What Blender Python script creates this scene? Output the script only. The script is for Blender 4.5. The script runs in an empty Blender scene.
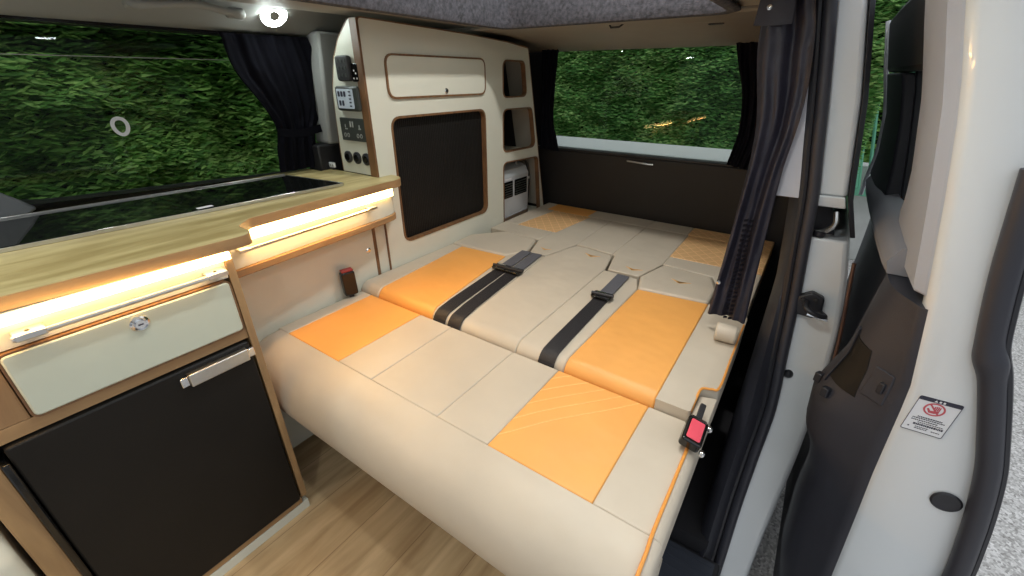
import bpy, bmesh, math, random
import numpy as np
from math import pi, sin, cos, radians as R
from mathutils import Vector, noise, geometry
random.seed(7)
S = bpy.context.scene
COL = S.collection

# ------------------------------------------------------------------ materials
def mat(name, col, rough=.6, metal=0., var=.0, vscale=8., bump=0., bscale=200., emit=None, estr=0., spec=.5, coat=0.):
    m = bpy.data.materials.new(name); m.use_nodes = True
    nt = m.node_tree; n = nt.nodes; l = nt.links
    p = n['Principled BSDF']
    p.inputs['Base Color'].default_value = (*col, 1)
    p.inputs['Roughness'].default_value = rough
    p.inputs['Metallic'].default_value = metal
    p.inputs['Specular IOR Level'].default_value = spec
    p.inputs['Coat Weight'].default_value = coat
    tc = n.new('ShaderNodeTexCoord')
    if var:
        t = n.new('ShaderNodeTexNoise'); t.inputs['Scale'].default_value = vscale; t.inputs['Detail'].default_value = 4
        l.new(tc.outputs['Object'], t.inputs['Vector'])
        r = n.new('ShaderNodeValToRGB')
        r.color_ramp.elements[0].position = .3; r.color_ramp.elements[1].position = .7
        r.color_ramp.elements[0].color = (*[c*(1-var) for c in col], 1)
        r.color_ramp.elements[1].color = (*[min(1, c*(1+var)) for c in col], 1)
        l.new(t.outputs['Fac'], r.inputs['Fac']); l.new(r.outputs['Color'], p.inputs['Base Color'])
    if bump:
        t = n.new('ShaderNodeTexNoise'); t.inputs['Scale'].default_value = bscale; t.inputs['Detail'].default_value = 2
        l.new(tc.outputs['Object'], t.inputs['Vector'])
        b = n.new('ShaderNodeBump'); b.inputs['Strength'].default_value = bump; b.inputs['Distance'].default_value = .002
        l.new(t.outputs['Fac'], b.inputs['Height']); l.new(b.outputs['Normal'], p.inputs['Normal'])
    if emit:
        p.inputs['Emission Color'].default_value = (*emit, 1); p.inputs['Emission Strength'].default_value = estr
    return m

def wood(name, c0, c1, scale=(1.2, 14, 14), rough=.5, planks=None):
    m = bpy.data.materials.new(name); m.use_nodes = True
    nt = m.node_tree; n = nt.nodes; l = nt.links; p = n['Principled BSDF']
    tc = n.new('ShaderNodeTexCoord'); mp = n.new('ShaderNodeMapping'); mp.inputs['Scale'].default_value = scale
    l.new(tc.outputs['Object'], mp.inputs['Vector'])
    t = n.new('ShaderNodeTexNoise'); t.inputs['Scale'].default_value = 3; t.inputs['Detail'].default_value = 8; t.inputs['Distortion'].default_value = .6
    l.new(mp.outputs['Vector'], t.inputs['Vector'])
    r = n.new('ShaderNodeValToRGB')
    r.color_ramp.elements[0].position = .33; r.color_ramp.elements[1].position = .68
    r.color_ramp.elements[0].color = (*c0, 1); r.color_ramp.elements[1].color = (*c1, 1)
    l.new(t.outputs['Fac'], r.inputs['Fac'])
    out = r.outputs['Color']
    if planks:
        mp2 = n.new('ShaderNodeMapping'); mp2.inputs['Rotation'].default_value = (0, 0, planks[2])
        l.new(tc.outputs['Object'], mp2.inputs['Vector'])
        b = n.new('ShaderNodeTexBrick'); b.inputs['Scale'].default_value = 1
        b.inputs['Brick Width'].default_value = planks[0]; b.inputs['Row Height'].default_value = planks[1]
        b.inputs['Mortar Size'].default_value = .0012; b.inputs['Mortar Smooth'].default_value = .2
        b.inputs['Color1'].default_value = (1, 1, 1, 1); b.inputs['Color2'].default_value = (.8, .78, .74, 1); b.inputs['Mortar'].default_value = (.5, .45, .4, 1)
        l.new(mp2.outputs['Vector'], b.inputs['Vector'])
        mx = n.new('ShaderNodeMixRGB'); mx.blend_type = 'MULTIPLY'; mx.inputs['Fac'].default_value = 1
        l.new(out, mx.inputs['Color1']); l.new(b.outputs['Color'], mx.inputs['Color2']); out = mx.outputs['Color']
    l.new(out, p.inputs['Base Color']); p.inputs['Roughness'].default_value = rough
    return m

def leather(name, col, quilt=None, mask=None):
    """soft grained leather; quilt = (angle1, angle2, period, distortion) stitched lines"""
    m = mat(name, col, .48, 0, .05, 6)
    nt = m.node_tree; n = nt.nodes; l = nt.links; p = n['Principled BSDF']
    tc = n.new('ShaderNodeTexCoord')
    t = n.new('ShaderNodeTexNoise'); t.inputs['Scale'].default_value = 420; t.inputs['Detail'].default_value = 2
    l.new(tc.outputs['Object'], t.inputs['Vector'])
    big = n.new('ShaderNodeTexNoise'); big.inputs['Scale'].default_value = 9; big.inputs['Detail'].default_value = 2
    l.new(tc.outputs['Object'], big.inputs['Vector'])
    b0 = n.new('ShaderNodeBump'); b0.inputs['Strength'].default_value = .22; b0.inputs['Distance'].default_value = .02
    l.new(big.outputs['Fac'], b0.inputs['Height'])
    b = n.new('ShaderNodeBump'); b.inputs['Strength'].default_value = .08; b.inputs['Distance'].default_value = .001
    l.new(t.outputs['Fac'], b.inputs['Height']); l.new(b0.outputs['Normal'], b.inputs['Normal'])
    nrm = b.outputs['Normal']
    if quilt:
        a1, a2, per, dis = quilt
        lines = []
        for a in (a1, a2):
            if a is None: continue
            mp = n.new('ShaderNodeMapping'); mp.inputs['Rotation'].default_value = (0, 0, a)
            l.new(tc.outputs['Object'], mp.inputs['Vector'])
            w = n.new('ShaderNodeTexWave'); w.inputs['Scale'].default_value = .314/per; w.inputs['Distortion'].default_value = dis
            w.inputs['Detail'].default_value = 0; w.inputs['Detail Scale'].default_value = .6
            l.new(mp.outputs['Vector'], w.inputs['Vector'])
            r = n.new('ShaderNodeValToRGB'); r.color_ramp.elements[0].position = .0; r.color_ramp.elements[1].position = .035
            r.color_ramp.elements[0].color = (0, 0, 0, 1); r.color_ramp.elements[1].color = (1, 1, 1, 1)
            l.new(w.outputs['Fac'], r.inputs['Fac']); lines.append(r.outputs['Color'])
        h = lines[0]
        if len(lines) > 1:
            mx = n.new('ShaderNodeMixRGB'); mx.blend_type = 'MULTIPLY'; mx.inputs['Fac'].default_value = 1
            l.new(lines[0], mx.inputs['Color1']); l.new(lines[1], mx.inputs['Color2']); h = mx.outputs['Color']
        if mask:
            dt = n.new('ShaderNodeVectorMath'); dt.operation = 'DOT_PRODUCT'; dt.inputs[1].default_value = mask[0]
            l.new(tc.outputs['Object'], dt.inputs[0])
            lt_ = n.new('ShaderNodeMath'); lt_.operation = 'LESS_THAN'; lt_.inputs[1].default_value = mask[1]
            l.new(dt.outputs['Value'], lt_.inputs[0])
            ad = n.new('ShaderNodeMath'); ad.operation = 'MAXIMUM'
            l.new(h, ad.inputs[0]); l.new(lt_.outputs[0], ad.inputs[1]); h = ad.outputs[0]
        b2 = n.new('ShaderNodeBump'); b2.inputs['Strength'].default_value = .5; b2.inputs['Distance'].default_value = .002
        l.new(h, b2.inputs['Height']); l.new(nrm, b2.inputs['Normal']); nrm = b2.outputs['Normal']
        base = p.inputs['Base Color'].links[0].from_socket
        mx = n.new('ShaderNodeMixRGB'); mx.inputs['Color1'].default_value = (*[min(1, c*1.25+.05) for c in col], 1)
        l.new(h, mx.inputs['Fac']); l.new(base, mx.inputs['Color2'])
        l.new(mx.outputs['Color'], p.inputs['Base Color'])
    l.new(nrm, p.inputs['Normal'])
    return m

def glass(name, tint, refl=.08, rough=0.):
    m = bpy.data.materials.new(name); m.use_nodes = True
    nt = m.node_tree; n = nt.nodes; l = nt.links
    n.remove(n['Principled BSDF']); o = n['Material Output']
    tr = n.new('ShaderNodeBsdfTransparent'); tr.inputs['Color'].default_value = (*tint, 1)
    gl = n.new('ShaderNodeBsdfGlossy'); gl.inputs['Roughness'].default_value = rough
    fr = n.new('ShaderNodeFresnel'); fr.inputs['IOR'].default_value = 1.22
    mx = n.new('ShaderNodeMixShader')
    l.new(fr.outputs['Fac'], mx.inputs['Fac']); l.new(tr.outputs['BSDF'], mx.inputs[1]); l.new(gl.outputs['BSDF'], mx.inputs[2])
    l.new(mx.outputs['Shader'], o.inputs['Surface'])
    return m

def leafmat(name, cols):
    m = mat(name, cols[1], .55)
    nt = m.node_tree; n = nt.nodes; l = nt.links; p = n['Principled BSDF']
    g = n.new('ShaderNodeNewGeometry'); tc = n.new('ShaderNodeTexCoord')
    t = n.new('ShaderNodeTexNoise'); t.inputs['Scale'].default_value = 2.2; t.inputs['Detail'].default_value = 3
    l.new(tc.outputs['Object'], t.inputs['Vector'])
    a = n.new('ShaderNodeMath'); a.operation = 'MULTIPLY_ADD'; a.inputs[1].default_value = .55
    l.new(g.outputs['Random Per Island'], a.inputs[0])
    s = n.new('ShaderNodeMath'); s.operation = 'MULTIPLY_ADD'; s.inputs[1].default_value = .9; s.inputs[2].default_value = -.22
    l.new(t.outputs['Fac'], s.inputs[0]); l.new(s.outputs[0], a.inputs[2])
    r = n.new('ShaderNodeValToRGB'); e = r.color_ramp.elements
    e[0].position = .1; e[0].color = (*cols[0], 1); e[1].position = .9; e[1].color = (*cols[2], 1)
    k = e.new(.5); k.color = (*cols[1], 1)
    l.new(a.outputs[0], r.inputs['Fac']); l.new(r.outputs['Color'], p.inputs['Base Color'])
    tl = n.new('ShaderNodeBsdfTranslucent'); l.new(r.outputs['Color'], tl.inputs['Color'])
    mx = n.new('ShaderNodeMixShader'); mx.inputs['Fac'].default_value = .25
    l.new(p.outputs['BSDF'], mx.inputs[1]); l.new(tl.outputs['BSDF'], mx.inputs[2]); l.new(mx.outputs['Shader'], n['Material Output'].inputs['Surface'])
    return m

CREAM = (.69, .685, .58)
M = dict(
    beige=leather('beige_leather', (.52, .45, .355)),
    orange=leather('orange_leather', (.80, .37, .09)),
    oquilt=leather('orange_quilted_leather', (.70, .42, .19), (R(38), R(-38), .036, 0)),  # paler than the plain orange: sheen put into the base colour
    owave=leather('orange_wave_stitched_leather', (.80, .37, .09), (R(40), None, .034, 1.4), ((-1.27, 1, 0), -.69)),
    piping=mat('orange_piping', (.78, .32, .06), .5),
    emblem=mat('orange_thread', (.74, .42, .14), .6),
    cream=mat('cream_board', CREAM, .42, var=.02),
    sage=mat('pale_sage_board', (.56, .60, .50), .3, var=.02),
    edge=wood('brown_edge_banding', (.13, .065, .03), (.24, .12, .05), (3, 30, 3)),
    oak=wood('worktop_oak', (.35, .27, .11), (.57, .48, .235), (9, 1.4, 9), .38),
    carcass=wood('carcass_oak', (.26, .15, .07), (.42, .26, .12), (10, 10, 1.2), .5),
    carcassh=wood('carcass_oak_horizontal', (.26, .15, .07), (.42, .26, .12), (10, 1.2, 10), .5),
    floor=wood('floor_oak_vinyl', (.50, .34, .18), (.78, .58, .34), (9, 1.1, 1), .45, planks=(1.3, .16, R(90))),
    black=mat('black_vinyl', (.010, .009, .008), .5, var=.1, bump=.15, bscale=500, spec=.25),
    blackgloss=mat('black_gloss', (.006, .006, .006), .12),
    hobglass=mat('hob_black_glass', (.006, .007, .006), .03, coat=.3),
    dark=mat('dark_plastic', (.022, .021, .023), .5, var=.08, bump=.2, bscale=700),
    darktrim=mat('charcoal_trim', (.036, .036, .046), .5, var=.05, bump=.2, bscale=600),
    panelbrown=mat('dark_tailgate_board', (.014, .012, .011), .55, var=.1),
    rubber=mat('black_rubber', (.02, .02, .025), .38),
    seal=mat('weather_seal_rubber', (.035, .035, .045), .45),
    white=mat('white_body_paint', (.72, .74, .75), .22, coat=.6),
    lilac=mat('pale_trim', (.58, .58, .63), .5),
    greytrim=mat('grey_headliner_trim', (.36, .36, .345), .7, var=.03, bump=.1),
    beigetrim=mat('beige_pillar_trim', (.43, .455, .52), .55, bump=.1),
    header=mat('beige_header_trim', (.34, .305, .25), .6, var=.04),
    carpet=mat('grey_felt', (.08, .08, .095), .95, var=.45, vscale=90, bump=1, bscale=260),
    roof=mat('pale_roof_lining', (.6, .6, .6), .8),
    canvas=mat('pop_top_canvas', (.75, .75, .72), .9),
    chrome=mat('chrome', (.75, .75, .75), .15, 1),
    alu=mat('brushed_aluminium', (.62, .62, .60), .32, 1, var=.05, vscale=60),
    silver=mat('silver_case', (.56, .58, .60), .35, .15),
    webbing=mat('black_webbing', (.014, .012, .014), .5, bump=.5, bscale=900),
    webgrey=mat('grey_webbing', (.10, .10, .115), .6, bump=.5, bscale=700),
    red=mat('red_button', (.80, .09, .13), .35),
    darkred=mat('dark_red_button', (.32, .03, .03), .4),
    curtain=mat('navy_curtain', (.018, .017, .028), .55, var=.15, vscale=30, bump=.3, bscale=90),
    curtaindoor=mat('crinkled_navy_curtain', (.020, .019, .032), .5, var=.2, vscale=40, bump=.9, bscale=55),
    curtainblack=mat('black_curtain', (.006, .006, .010), .95, var=.15, vscale=30, spec=.12),
    led=mat('warm_led', (1, .8, .5), .5, emit=(1, .66, .25), estr=11),
    ring=mat('cool_led', (1, 1, 1), .5, emit=(.88, 1, .96), estr=70),
    lcd=mat('lcd_grey', (.45, .50, .55), .3, emit=(.55, .65, .75), estr=.12),
    slate=mat('slate_panel', (.05, .055, .05), .4),
    mark=mat('grey_marking', (.35, .36, .34), .5),
    ink=mat('dark_ink', (.03, .03, .05), .5),
    inkred=mat('red_ink', (.55, .09, .11), .5),
    slatemat=mat('blue_black_rubber', (.045, .05, .065), .5, bump=.2),
    slategrey=mat('slate_grey_trim', (.13, .14, .15), .5),
    sill=mat('grey_door_sill', (.26, .26, .285), .5),
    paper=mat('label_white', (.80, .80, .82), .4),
    green=mat('green_gate_paint', (.16, .48, .30), .45),
    stone=mat('pale_rendered_wall', (.6, .6, .57), .8, var=.1),
    cable=mat('black_cable', (.02, .02, .02), .5),
    copper=mat('brown_rubber_strip', (.11, .055, .04), .5),
    tint=glass('privacy_glass', (.80, .84, .80)),
    rear=glass('rear_glass', (.90, .93, .90)),
    band=glass('dark_strip_glass', (.5, .52, .51)),
    leaf=leafmat('conifer_leaves', ((.03, .085, .015), (.13, .32, .05), (.46, .68, .18))),
    leafr=leafmat('privet_leaves', ((.03, .10, .02), (.11, .31, .06), (.46, .66, .22))),
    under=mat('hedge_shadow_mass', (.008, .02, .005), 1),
)
def _canvas():
    m = M['canvas']; nt = m.node_tree; n = nt.nodes; l = nt.links
    tl = n.new('ShaderNodeBsdfTranslucent'); tl.inputs['Color'].default_value = (.85, .85, .82, 1)
    mx = n.new('ShaderNodeMixShader'); mx.inputs['Fac'].default_value = .65
    l.new(n['Principled BSDF'].outputs['BSDF'], mx.inputs[1]); l.new(tl.outputs['BSDF'], mx.inputs[2])
    l.new(mx.outputs['Shader'], n['Material Output'].inputs['Surface'])
_canvas()
def _tambour():
    m = M['black'].copy(); m.name = 'black_tambour'
    return m
M['tambour'] = _tambour()
def _ground():
    m = mat('pale_tarmac', (.5, .48, .45), .85)
    nt = m.node_tree; n = nt.nodes; l = nt.links; p = n['Principled BSDF']
    tc = n.new('ShaderNodeTexCoord'); v = n.new('ShaderNodeTexVoronoi'); v.inputs['Scale'].default_value = 130
    l.new(tc.outputs['Object'], v.inputs['Vector'])
    r = n.new('ShaderNodeValToRGB'); e = r.color_ramp.elements
    e[0].position = 0; e[0].color = (.25, .23, .21, 1); e[1].position = 1; e[1].color = (.88, .84, .81, 1)
    l.new(v.outputs['Color'], r.inputs['Fac']); l.new(r.outputs['Color'], p.inputs['Base Color'])
    b = n.new('ShaderNodeBump'); b.inputs['Strength'].default_value = .5; b.inputs['Distance'].default_value = .004
    l.new(v.outputs['Distance'], b.inputs['Height']); l.new(b.outputs['Normal'], p.inputs['Normal'])
    return m
M['ground'] = _ground()

# ------------------------------------------------------------------ building helpers
class B:
    def __init__(s): s.v = []; s.f = []
    def add(s, vs, fs):
        o = len(s.v); s.v += [tuple(v) for v in vs]; s.f += [tuple(i+o for i in f) for f in fs]; return s
    def box(s, x0, x1, y0, y1, z0, z1):
        return s.add([(x, y, z) for z in (z0, z1) for y in (y0, y1) for x in (x0, x1)],
                     [(0, 2, 3, 1), (4, 5, 7, 6), (0, 1, 5, 4), (2, 6, 7, 3), (0, 4, 6, 2), (1, 3, 7, 5)])
    def obox(s, c, u, v, w):
        """box about c with half-vectors u v w"""
        c, u, v, w = map(Vector, (c, u, v, w)); vs = []
        for k in (-1, 1):
            for j in (-1, 1):
                for i in (-1, 1): vs.append(c+u*i+v*j+w*k)
        return s.add(vs, [(0, 2, 3, 1), (4, 5, 7, 6), (0, 1, 5, 4), (2, 6, 7, 3), (0, 4, 6, 2), (1, 3, 7, 5)])
    def prism(s, poly, fn, a, b):
        """extrude a 2-D outline; fn(p, q, h) -> xyz"""
        n = len(poly)
        vs = [fn(p, q, a) for p, q in poly]+[fn(p, q, b) for p, q in poly]
        fs = [tuple(range(n))[::-1], tuple(range(n, 2*n))]+[(i, (i+1) % n, n+(i+1) % n, n+i) for i in range(n)]
        return s.add(vs, fs)
    def grid(s, rows, closed=False):
        """rows of points -> quads"""
        m = len(rows[0]); vs = [p for r in rows for p in r]; fs = []
        for i in range(len(rows)-1):
            for j in range(m if closed else m-1):
                k = (j+1) % m
                fs.append((i*m+j, i*m+k, (i+1)*m+k, (i+1)*m+j))
        return s.add(vs, fs)
    def loft(s, rows):
        """closed rings, capped"""
        o = len(s.v); m = len(rows[0]); s.grid(rows, True)
        s.f.append(tuple(range(o, o+m))[::-1]); e = o+m*(len(rows)-1); s.f.append(tuple(range(e, e+m)))
        return s
    def tube(s, pts, r, n=10, closed=False, flat=1.):
        pts = [Vector(p) for p in pts]; N = len(pts); rows = []
        t0 = (pts[1]-pts[0]).normalized(); up = Vector((0, 0, 1)) if abs(t0.z) < .9 else Vector((1, 0, 0))
        u = t0.cross(up).normalized()
        for i, p in enumerate(pts):
            a = pts[(i-1) % N] if (closed or i) else p; b = pts[(i+1) % N] if (closed or i < N-1) else p
            t = (b-a).normalized(); u = (u-t*u.dot(t)).normalized(); w = t.cross(u)
            rr = r[i] if isinstance(r, (list, tuple)) else r
            rows.append([p+u*(cos(2*pi*k/n)*rr)+w*(sin(2*pi*k/n)*rr*flat) for k in range(n)])
        if closed: s.grid(rows+[rows[0]], True)
        else: s.loft(rows)
        return s
    def lathe(s, prof, c, axis, n=24):
        """prof: (radius, height) about axis through c"""
        ax = Vector(axis).normalized(); u = ax.orthogonal().normalized(); w = ax.cross(u); c = Vector(c)
        return s.loft([[c+ax*h+u*(cos(2*pi*k/n)*r)+w*(sin(2*pi*k/n)*r) for k in range(n)] for r, h in prof])
    def ribbon(s, pts, wv, w, t):
        """flat strip of thickness t; pts path, wv width direction per point"""
        rows = []; pts = [Vector(p) for p in pts]
        for i, p in enumerate(pts):
            a = pts[max(0, i-1)]; b = pts[min(len(pts)-1, i+1)]
            d = (b-a).normalized(); side = Vector(wv); side = (side-d*side.dot(d)).normalized(); nn = side.cross(d)
            h = side*w/2; q = nn*t/2
            rows.append([p-h-q, p+h-q, p+h+q, p-h+q])
        return s.loft(rows)

ORG = {}
def link(o, parent, kind, label, cat, group):
    COL.objects.link(o)
    if parent is not None: o.parent = parent
    if kind: o['kind'] = kind
    if label: o['label'] = label
    if cat: o['category'] = cat
    if group: o['group'] = group
    return o

def obj(name, b, m, parent=None, bevel=0, seg=2, ang=35, kind=None, label=None, cat=None, group=None, smooth=True, solid=0, sub=0, bang=40, soff=-1):
    me = bpy.data.meshes.new(name)
    if isinstance(b, B):
        if parent is not None: org = ORG[parent.name]
        elif kind == 'structure': org = Vector((0, 0, 0))
        else:
            a = np.array(b.v); lo, hi = a.min(0), a.max(0); org = Vector(((lo[0]+hi[0])/2, (lo[1]+hi[1])/2, lo[2]))
        me.from_pydata([tuple(Vector(v)-org) for v in b.v], [], b.f)
        bm = bmesh.new(); bm.from_mesh(me); bmesh.ops.remove_doubles(bm, verts=bm.verts, dist=1e-6)
        bmesh.ops.recalc_face_normals(bm, faces=bm.faces); bm.to_mesh(me); bm.free()
    me.materials.append(m)
    if smooth:
        me.shade_smooth(); me.set_sharp_from_angle(angle=R(ang))
    o = bpy.data.objects.new(name, me)
    link(o, parent, kind, label, cat, group)
    if parent is None: o.location = org
    ORG[o.name] = org
    if sub:
        md = o.modifiers.new('subd', 'SUBSURF'); md.levels = md.render_levels = sub
    if solid:
        md = o.modifiers.new('thick', 'SOLIDIFY'); md.thickness = solid; md.offset = soff
    if bevel:
        md = o.modifiers.new('bev', 'BEVEL'); md.width = bevel; md.segments = seg; md.limit_method = 'ANGLE'; md.angle_limit = R(bang)
        md.harden_normals = False
    return o

def thing(name, label, cat, loc, group=None):
    o = bpy.data.objects.new(name, None); o.empty_display_size = .05
    link(o, None, None, label, cat, group); o.location = loc; ORG[o.name] = Vector(loc)
    return o

def rr(x0, y0, x1, y1, r, n=6):
    return rpoly([(x0, y0), (x1, y0), (x1, y1), (x0, y1)], r, n)
def rpoly(pts, r, n=6):
    """polygon with rounded corners; r number or list"""
    out = []; N = len(pts)
    for i, p in enumerate(pts):
        ri = r[i] if isinstance(r, (list, tuple)) else r
        p = Vector(p); a = Vector(pts[i-1]); b = Vector(pts[(i+1) % N])
        if ri <= 0: out.append(tuple(p)); continue
        da = (a-p).normalized(); db = (b-p).normalized()
        k = da.angle(db); t = min(ri/math.tan(k/2), .49*(a-p).length, .49*(b-p).length)
        A = p+da*t; C = p+db*t
        for j in range(n+1):
            u = j/n; out.append(tuple(A*(1-u)**2+p*2*u*(1-u)+C*u*u))
    return out
def grow(poly, d):
    """offset a roughly convex outline outwards by d"""
    c = Vector((sum(p[0] for p in poly)/len(poly), sum(p[1] for p in poly)/len(poly))); out = []; N = len(poly)
    for i in range(N):
        a = Vector(poly[i-1]); b = Vector(poly[(i+1) % N]); t = (b-a).normalized(); nn = Vector((t.y, -t.x)); p = Vector(poly[i])
        if nn.dot(p-c) < 0: nn = -nn
        out.append(tuple(p+nn*d))
    return out
def holed(outer, holes, fn, a, b):
    """plate with holes"""
    bb = B()
    loops = [outer]+holes
    polys = [[Vector((p, q, 0)) for p, q in l] for l in loops]
    tris = geometry.tessellate_polygon(polys)
    flat = [p for l in loops for p in l]; n = len(flat)
    vs = [fn(p, q, a) for p, q in flat]+[fn(p, q, b) for p, q in flat]
    fs = [tuple(t)[::-1] for t in tris]+[tuple(i+n for i in t) for t in tris]
    o = 0
    for l in loops:
        m = len(l)
        for i in range(m):
            j = (i+1) % m; fs.append((o+i, o+j, n+o+j, n+o+i))
        o += m
    return bb.add(vs, fs)
def ring(inner, outer, fn, a, b):
    n = len(inner); bb = B()
    rows = [[fn(p, q, a) for p, q in inner], [fn(p, q, a) for p, q in outer], [fn(p, q, b) for p, q in outer], [fn(p, q, b) for p, q in inner]]
    return bb.grid(rows+[rows[0]], True)
XF = lambda p, q, h: (h, p, q)      # outline in (y, z), extruded along x
YF = lambda p, q, h: (p, h, q)      # outline in (x, z), extruded along y
ZF = lambda p, q, h: (p, q, h)      # outline in (x, y), extruded along z
def lerp(tab, v):
    tab = sorted(tab)
    if v <= tab[0][0]: return tab[0][1]
    for (a, x), (b, y) in zip(tab, tab[1:]):
        if v <= b: return x+(y-x)*(v-a)/(b-a)
    return tab[-1][1]
def smoothpath(pts, k=6):
    """Catmull-Rom through points"""
    P = [Vector(p) for p in pts]; P = [P[0]*2-P[1]]+P+[P[-1]*2-P[-2]]; out = []
    for i in range(1, len(P)-2):
        for j in range(k):
            t = j/k; a, b, c, d = P[i-1:i+3]
            out.append(.5*((2*b)+(c-a)*t+(2*a-5*b+4*c-d)*t*t+(3*b-a-3*c+d)*t**3))
    out.append(P[-2]); return out
def cushion(name, poly, z0, z1, m, parent, small=.004, front=None, fr=.03, side=None, sr=.02, **kw):
    """padded panel; edges lying on y == front get the big roll fr, on x == side the roll sr"""
    b = B().prism(poly, ZF, z0, z1)
    bm = bmesh.new(); org = ORG[parent.name]
    vs = [bm.verts.new(Vector(v)-org) for v in b.v]
    for f in b.f: bm.faces.new([vs[i] for i in f])
    bmesh.ops.recalc_face_normals(bm, faces=bm.faces)
    for val, ax, rad in ((front, 1, fr), (side, 0, sr)):
        if val is None: continue
        es = [e for e in bm.edges if all(abs(v.co[ax]+org[ax]-val) < 1e-4 and abs(v.co.z+org.z-z1) < 1e-4 for v in e.verts)]
        if es: bmesh.ops.bevel(bm, geom=es, offset=rad, segments=6, profile=.5, affect='EDGES', clamp_overlap=True)
    me = bpy.data.meshes.new(name); bm.to_mesh(me); bm.free(); me.materials.append(m)
    me.shade_smooth(); me.set_sharp_from_angle(angle=R(50))
    o = bpy.data.objects.new(name, me); link(o, parent, kw.get('kind'), kw.get('label'), None, None); ORG[o.name] = org
    md = o.modifiers.new('bev', 'BEVEL'); md.width = small; md.segments = 3; md.limit_method = 'ANGLE'; md.angle_limit = R(50)
    return o

# ------------------------------------------------------------------ the place outside
g = B().box(-6, 8, -5, 12, -.40, -.35)
obj('ground', g, M['ground'], kind='structure')

def hedge(name, label, p0, p1, z0, z1, n, depth, L, W, m, droop, seed):
    """hedge face from p0 to p1; leaves are real blades on a lumpy mass"""
    rnd = np.random.RandomState(seed); p0 = Vector(p0); p1 = Vector(p1); d = p1-p0; ln = d.length; d.normalize()
    nrm = Vector((d.y, -d.x))
    t = thing(name, label, 'hedge', ((p0.x+p1.x)/2-nrm.x*.3, (p0.y+p1.y)/2-nrm.y*.3, -.35)); t['kind'] = 'stuff'
    def off(u, z):
        return depth*(.9*noise.noise(Vector((u*2.2+seed, z*2.6, 1.7)))+.55*noise.noise(Vector((u*6.5, z*8+seed, 4.2))))
    rows = []
    for k in range(26):
        z = z0+(z1-z0)*k/25; row = []
        for i in range(61):
            u = ln*i/60; o = off(u, z)-.05
            row.append((p0.x+d.x*u+nrm.x*o, p0.y+d.y*u+nrm.y*o, z))
        rows.append(row)
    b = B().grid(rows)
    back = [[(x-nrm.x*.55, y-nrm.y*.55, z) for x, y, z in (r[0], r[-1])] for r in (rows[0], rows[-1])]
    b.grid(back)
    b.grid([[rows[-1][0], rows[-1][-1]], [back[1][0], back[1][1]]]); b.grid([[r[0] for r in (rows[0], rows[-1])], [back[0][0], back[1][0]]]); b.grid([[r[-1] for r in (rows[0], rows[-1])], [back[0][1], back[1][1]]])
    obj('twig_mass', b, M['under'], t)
    us = rnd.rand(n)*ln; zs = z0+rnd.rand(n)*(z1-z0); V = np.zeros((n*4, 3)); org = ORG[t.name]
    rr_ = rnd.rand(n, 6); d3 = Vector((d.x, d.y, 0)); n3 = Vector((nrm.x, nrm.y, 0))
    for i in range(n):
        u, z = us[i], zs[i]; a = rr_[i]
        o = off(u, z)+(a[0]-.35)*.07
        # leaf direction: outward and along, with droop
        sg = 1 if a[1] > .5 else -1
        dirv = (d3*sg*(.55+.5*a[2])+n3*(.25+.5*a[3])+Vector((0, 0, droop+(a[4]-.5)*.8))).normalized()
        side = (n3*(.55+.5*a[3])-Vector((0, 0, .35+.5*a[2]))+d3*(a[4]-.5)*.8); side = (side-dirv*side.dot(dirv)).normalized()
        s = .6+a[5]*.8; l_ = L*s; w_ = W*s
        c = Vector((p0.x+d.x*u+nrm.x*o, p0.y+d.y*u+nrm.y*o, z))-org
        V[i*4] = c-dirv*l_/2; V[i*4+1] = c+side*w_/2; V[i*4+2] = c+dirv*l_/2; V[i*4+3] = c-side*w_/2
    me = bpy.data.meshes.new('leaves'); me.vertices.add(n*4); me.vertices.foreach_set('co', V.ravel())
    me.loops.add(n*4); me.loops.foreach_set('vertex_index', np.arange(n*4, dtype=np.int32))
    me.polygons.add(n); me.polygons.foreach_set('loop_start', np.arange(0, n*4, 4, dtype=np.int32)); me.update(calc_edges=True); me.validate()
    me.materials.append(m); o = bpy.data.objects.new('leaves', me); link(o, t, 'stuff', None, None, None)
    return t
hedge('hedge', 'clipped green hedge seen through the long side window', (-2.5, -.9), (-2.5, 2.9), .1, 2.1, 130000, .15, .050, .013, M['leaf'], -.15, 3)
hedge('hedge', 'dense fine-leaved hedge filling the rear tailgate window', (-3.1, 3.7), (.25, 3.7), .2, 2.2, 120000, .10, .040, .014, M['leafr'], -.1, 11)
hedge('hedge', 'distant dark hedge glimpsed behind the green metal gate', (-.6, 6.2), (2.2, 6.2), .0, 3.0, 16000, .14, .09, .04, M['leaf'], -.1, 23)

gt = thing('garden_gate', 'green metal gate seen through the gap beside the open sliding door', 'gate', (.35, 4.6, -.35))
for x in (-.08, 1.5): obj('gate_post', B().box(x-.025, x+.025, 4.575, 4.625, -.35, 1.66), M['green'], gt, .004)
for z in (.25, 1.42): obj('gate_rail', B().box(-.055, 1.475, 4.585, 4.615, z, z+.06), M['green'], gt, .004)
for k in range(22):
    x = .12+k*.062; obj('gate_bar', B().tube([(x, 4.6, .30), (x-.225, 4.6, 1.42)], .012), M['green'], gt)
obj('gate_brace', B().tube([(.34, 4.57, .32), (.12, 4.57, 1.42)], .018), M['green'], gt)
obj('gate_scroll', B().tube([(x*.1-.05, 4.6, 1.56+.05*sin(x*2.1)) for x in range(16)], .009), M['white'], gt, label='white scroll work along the gate top')
wl = B().box(-.3, 2.0, 4.72, 4.9, -.35, .48)
obj('garden_wall', wl, M['stone'], bevel=.01, label='low pale rendered wall at the foot of the green gate', cat='wall')

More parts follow.
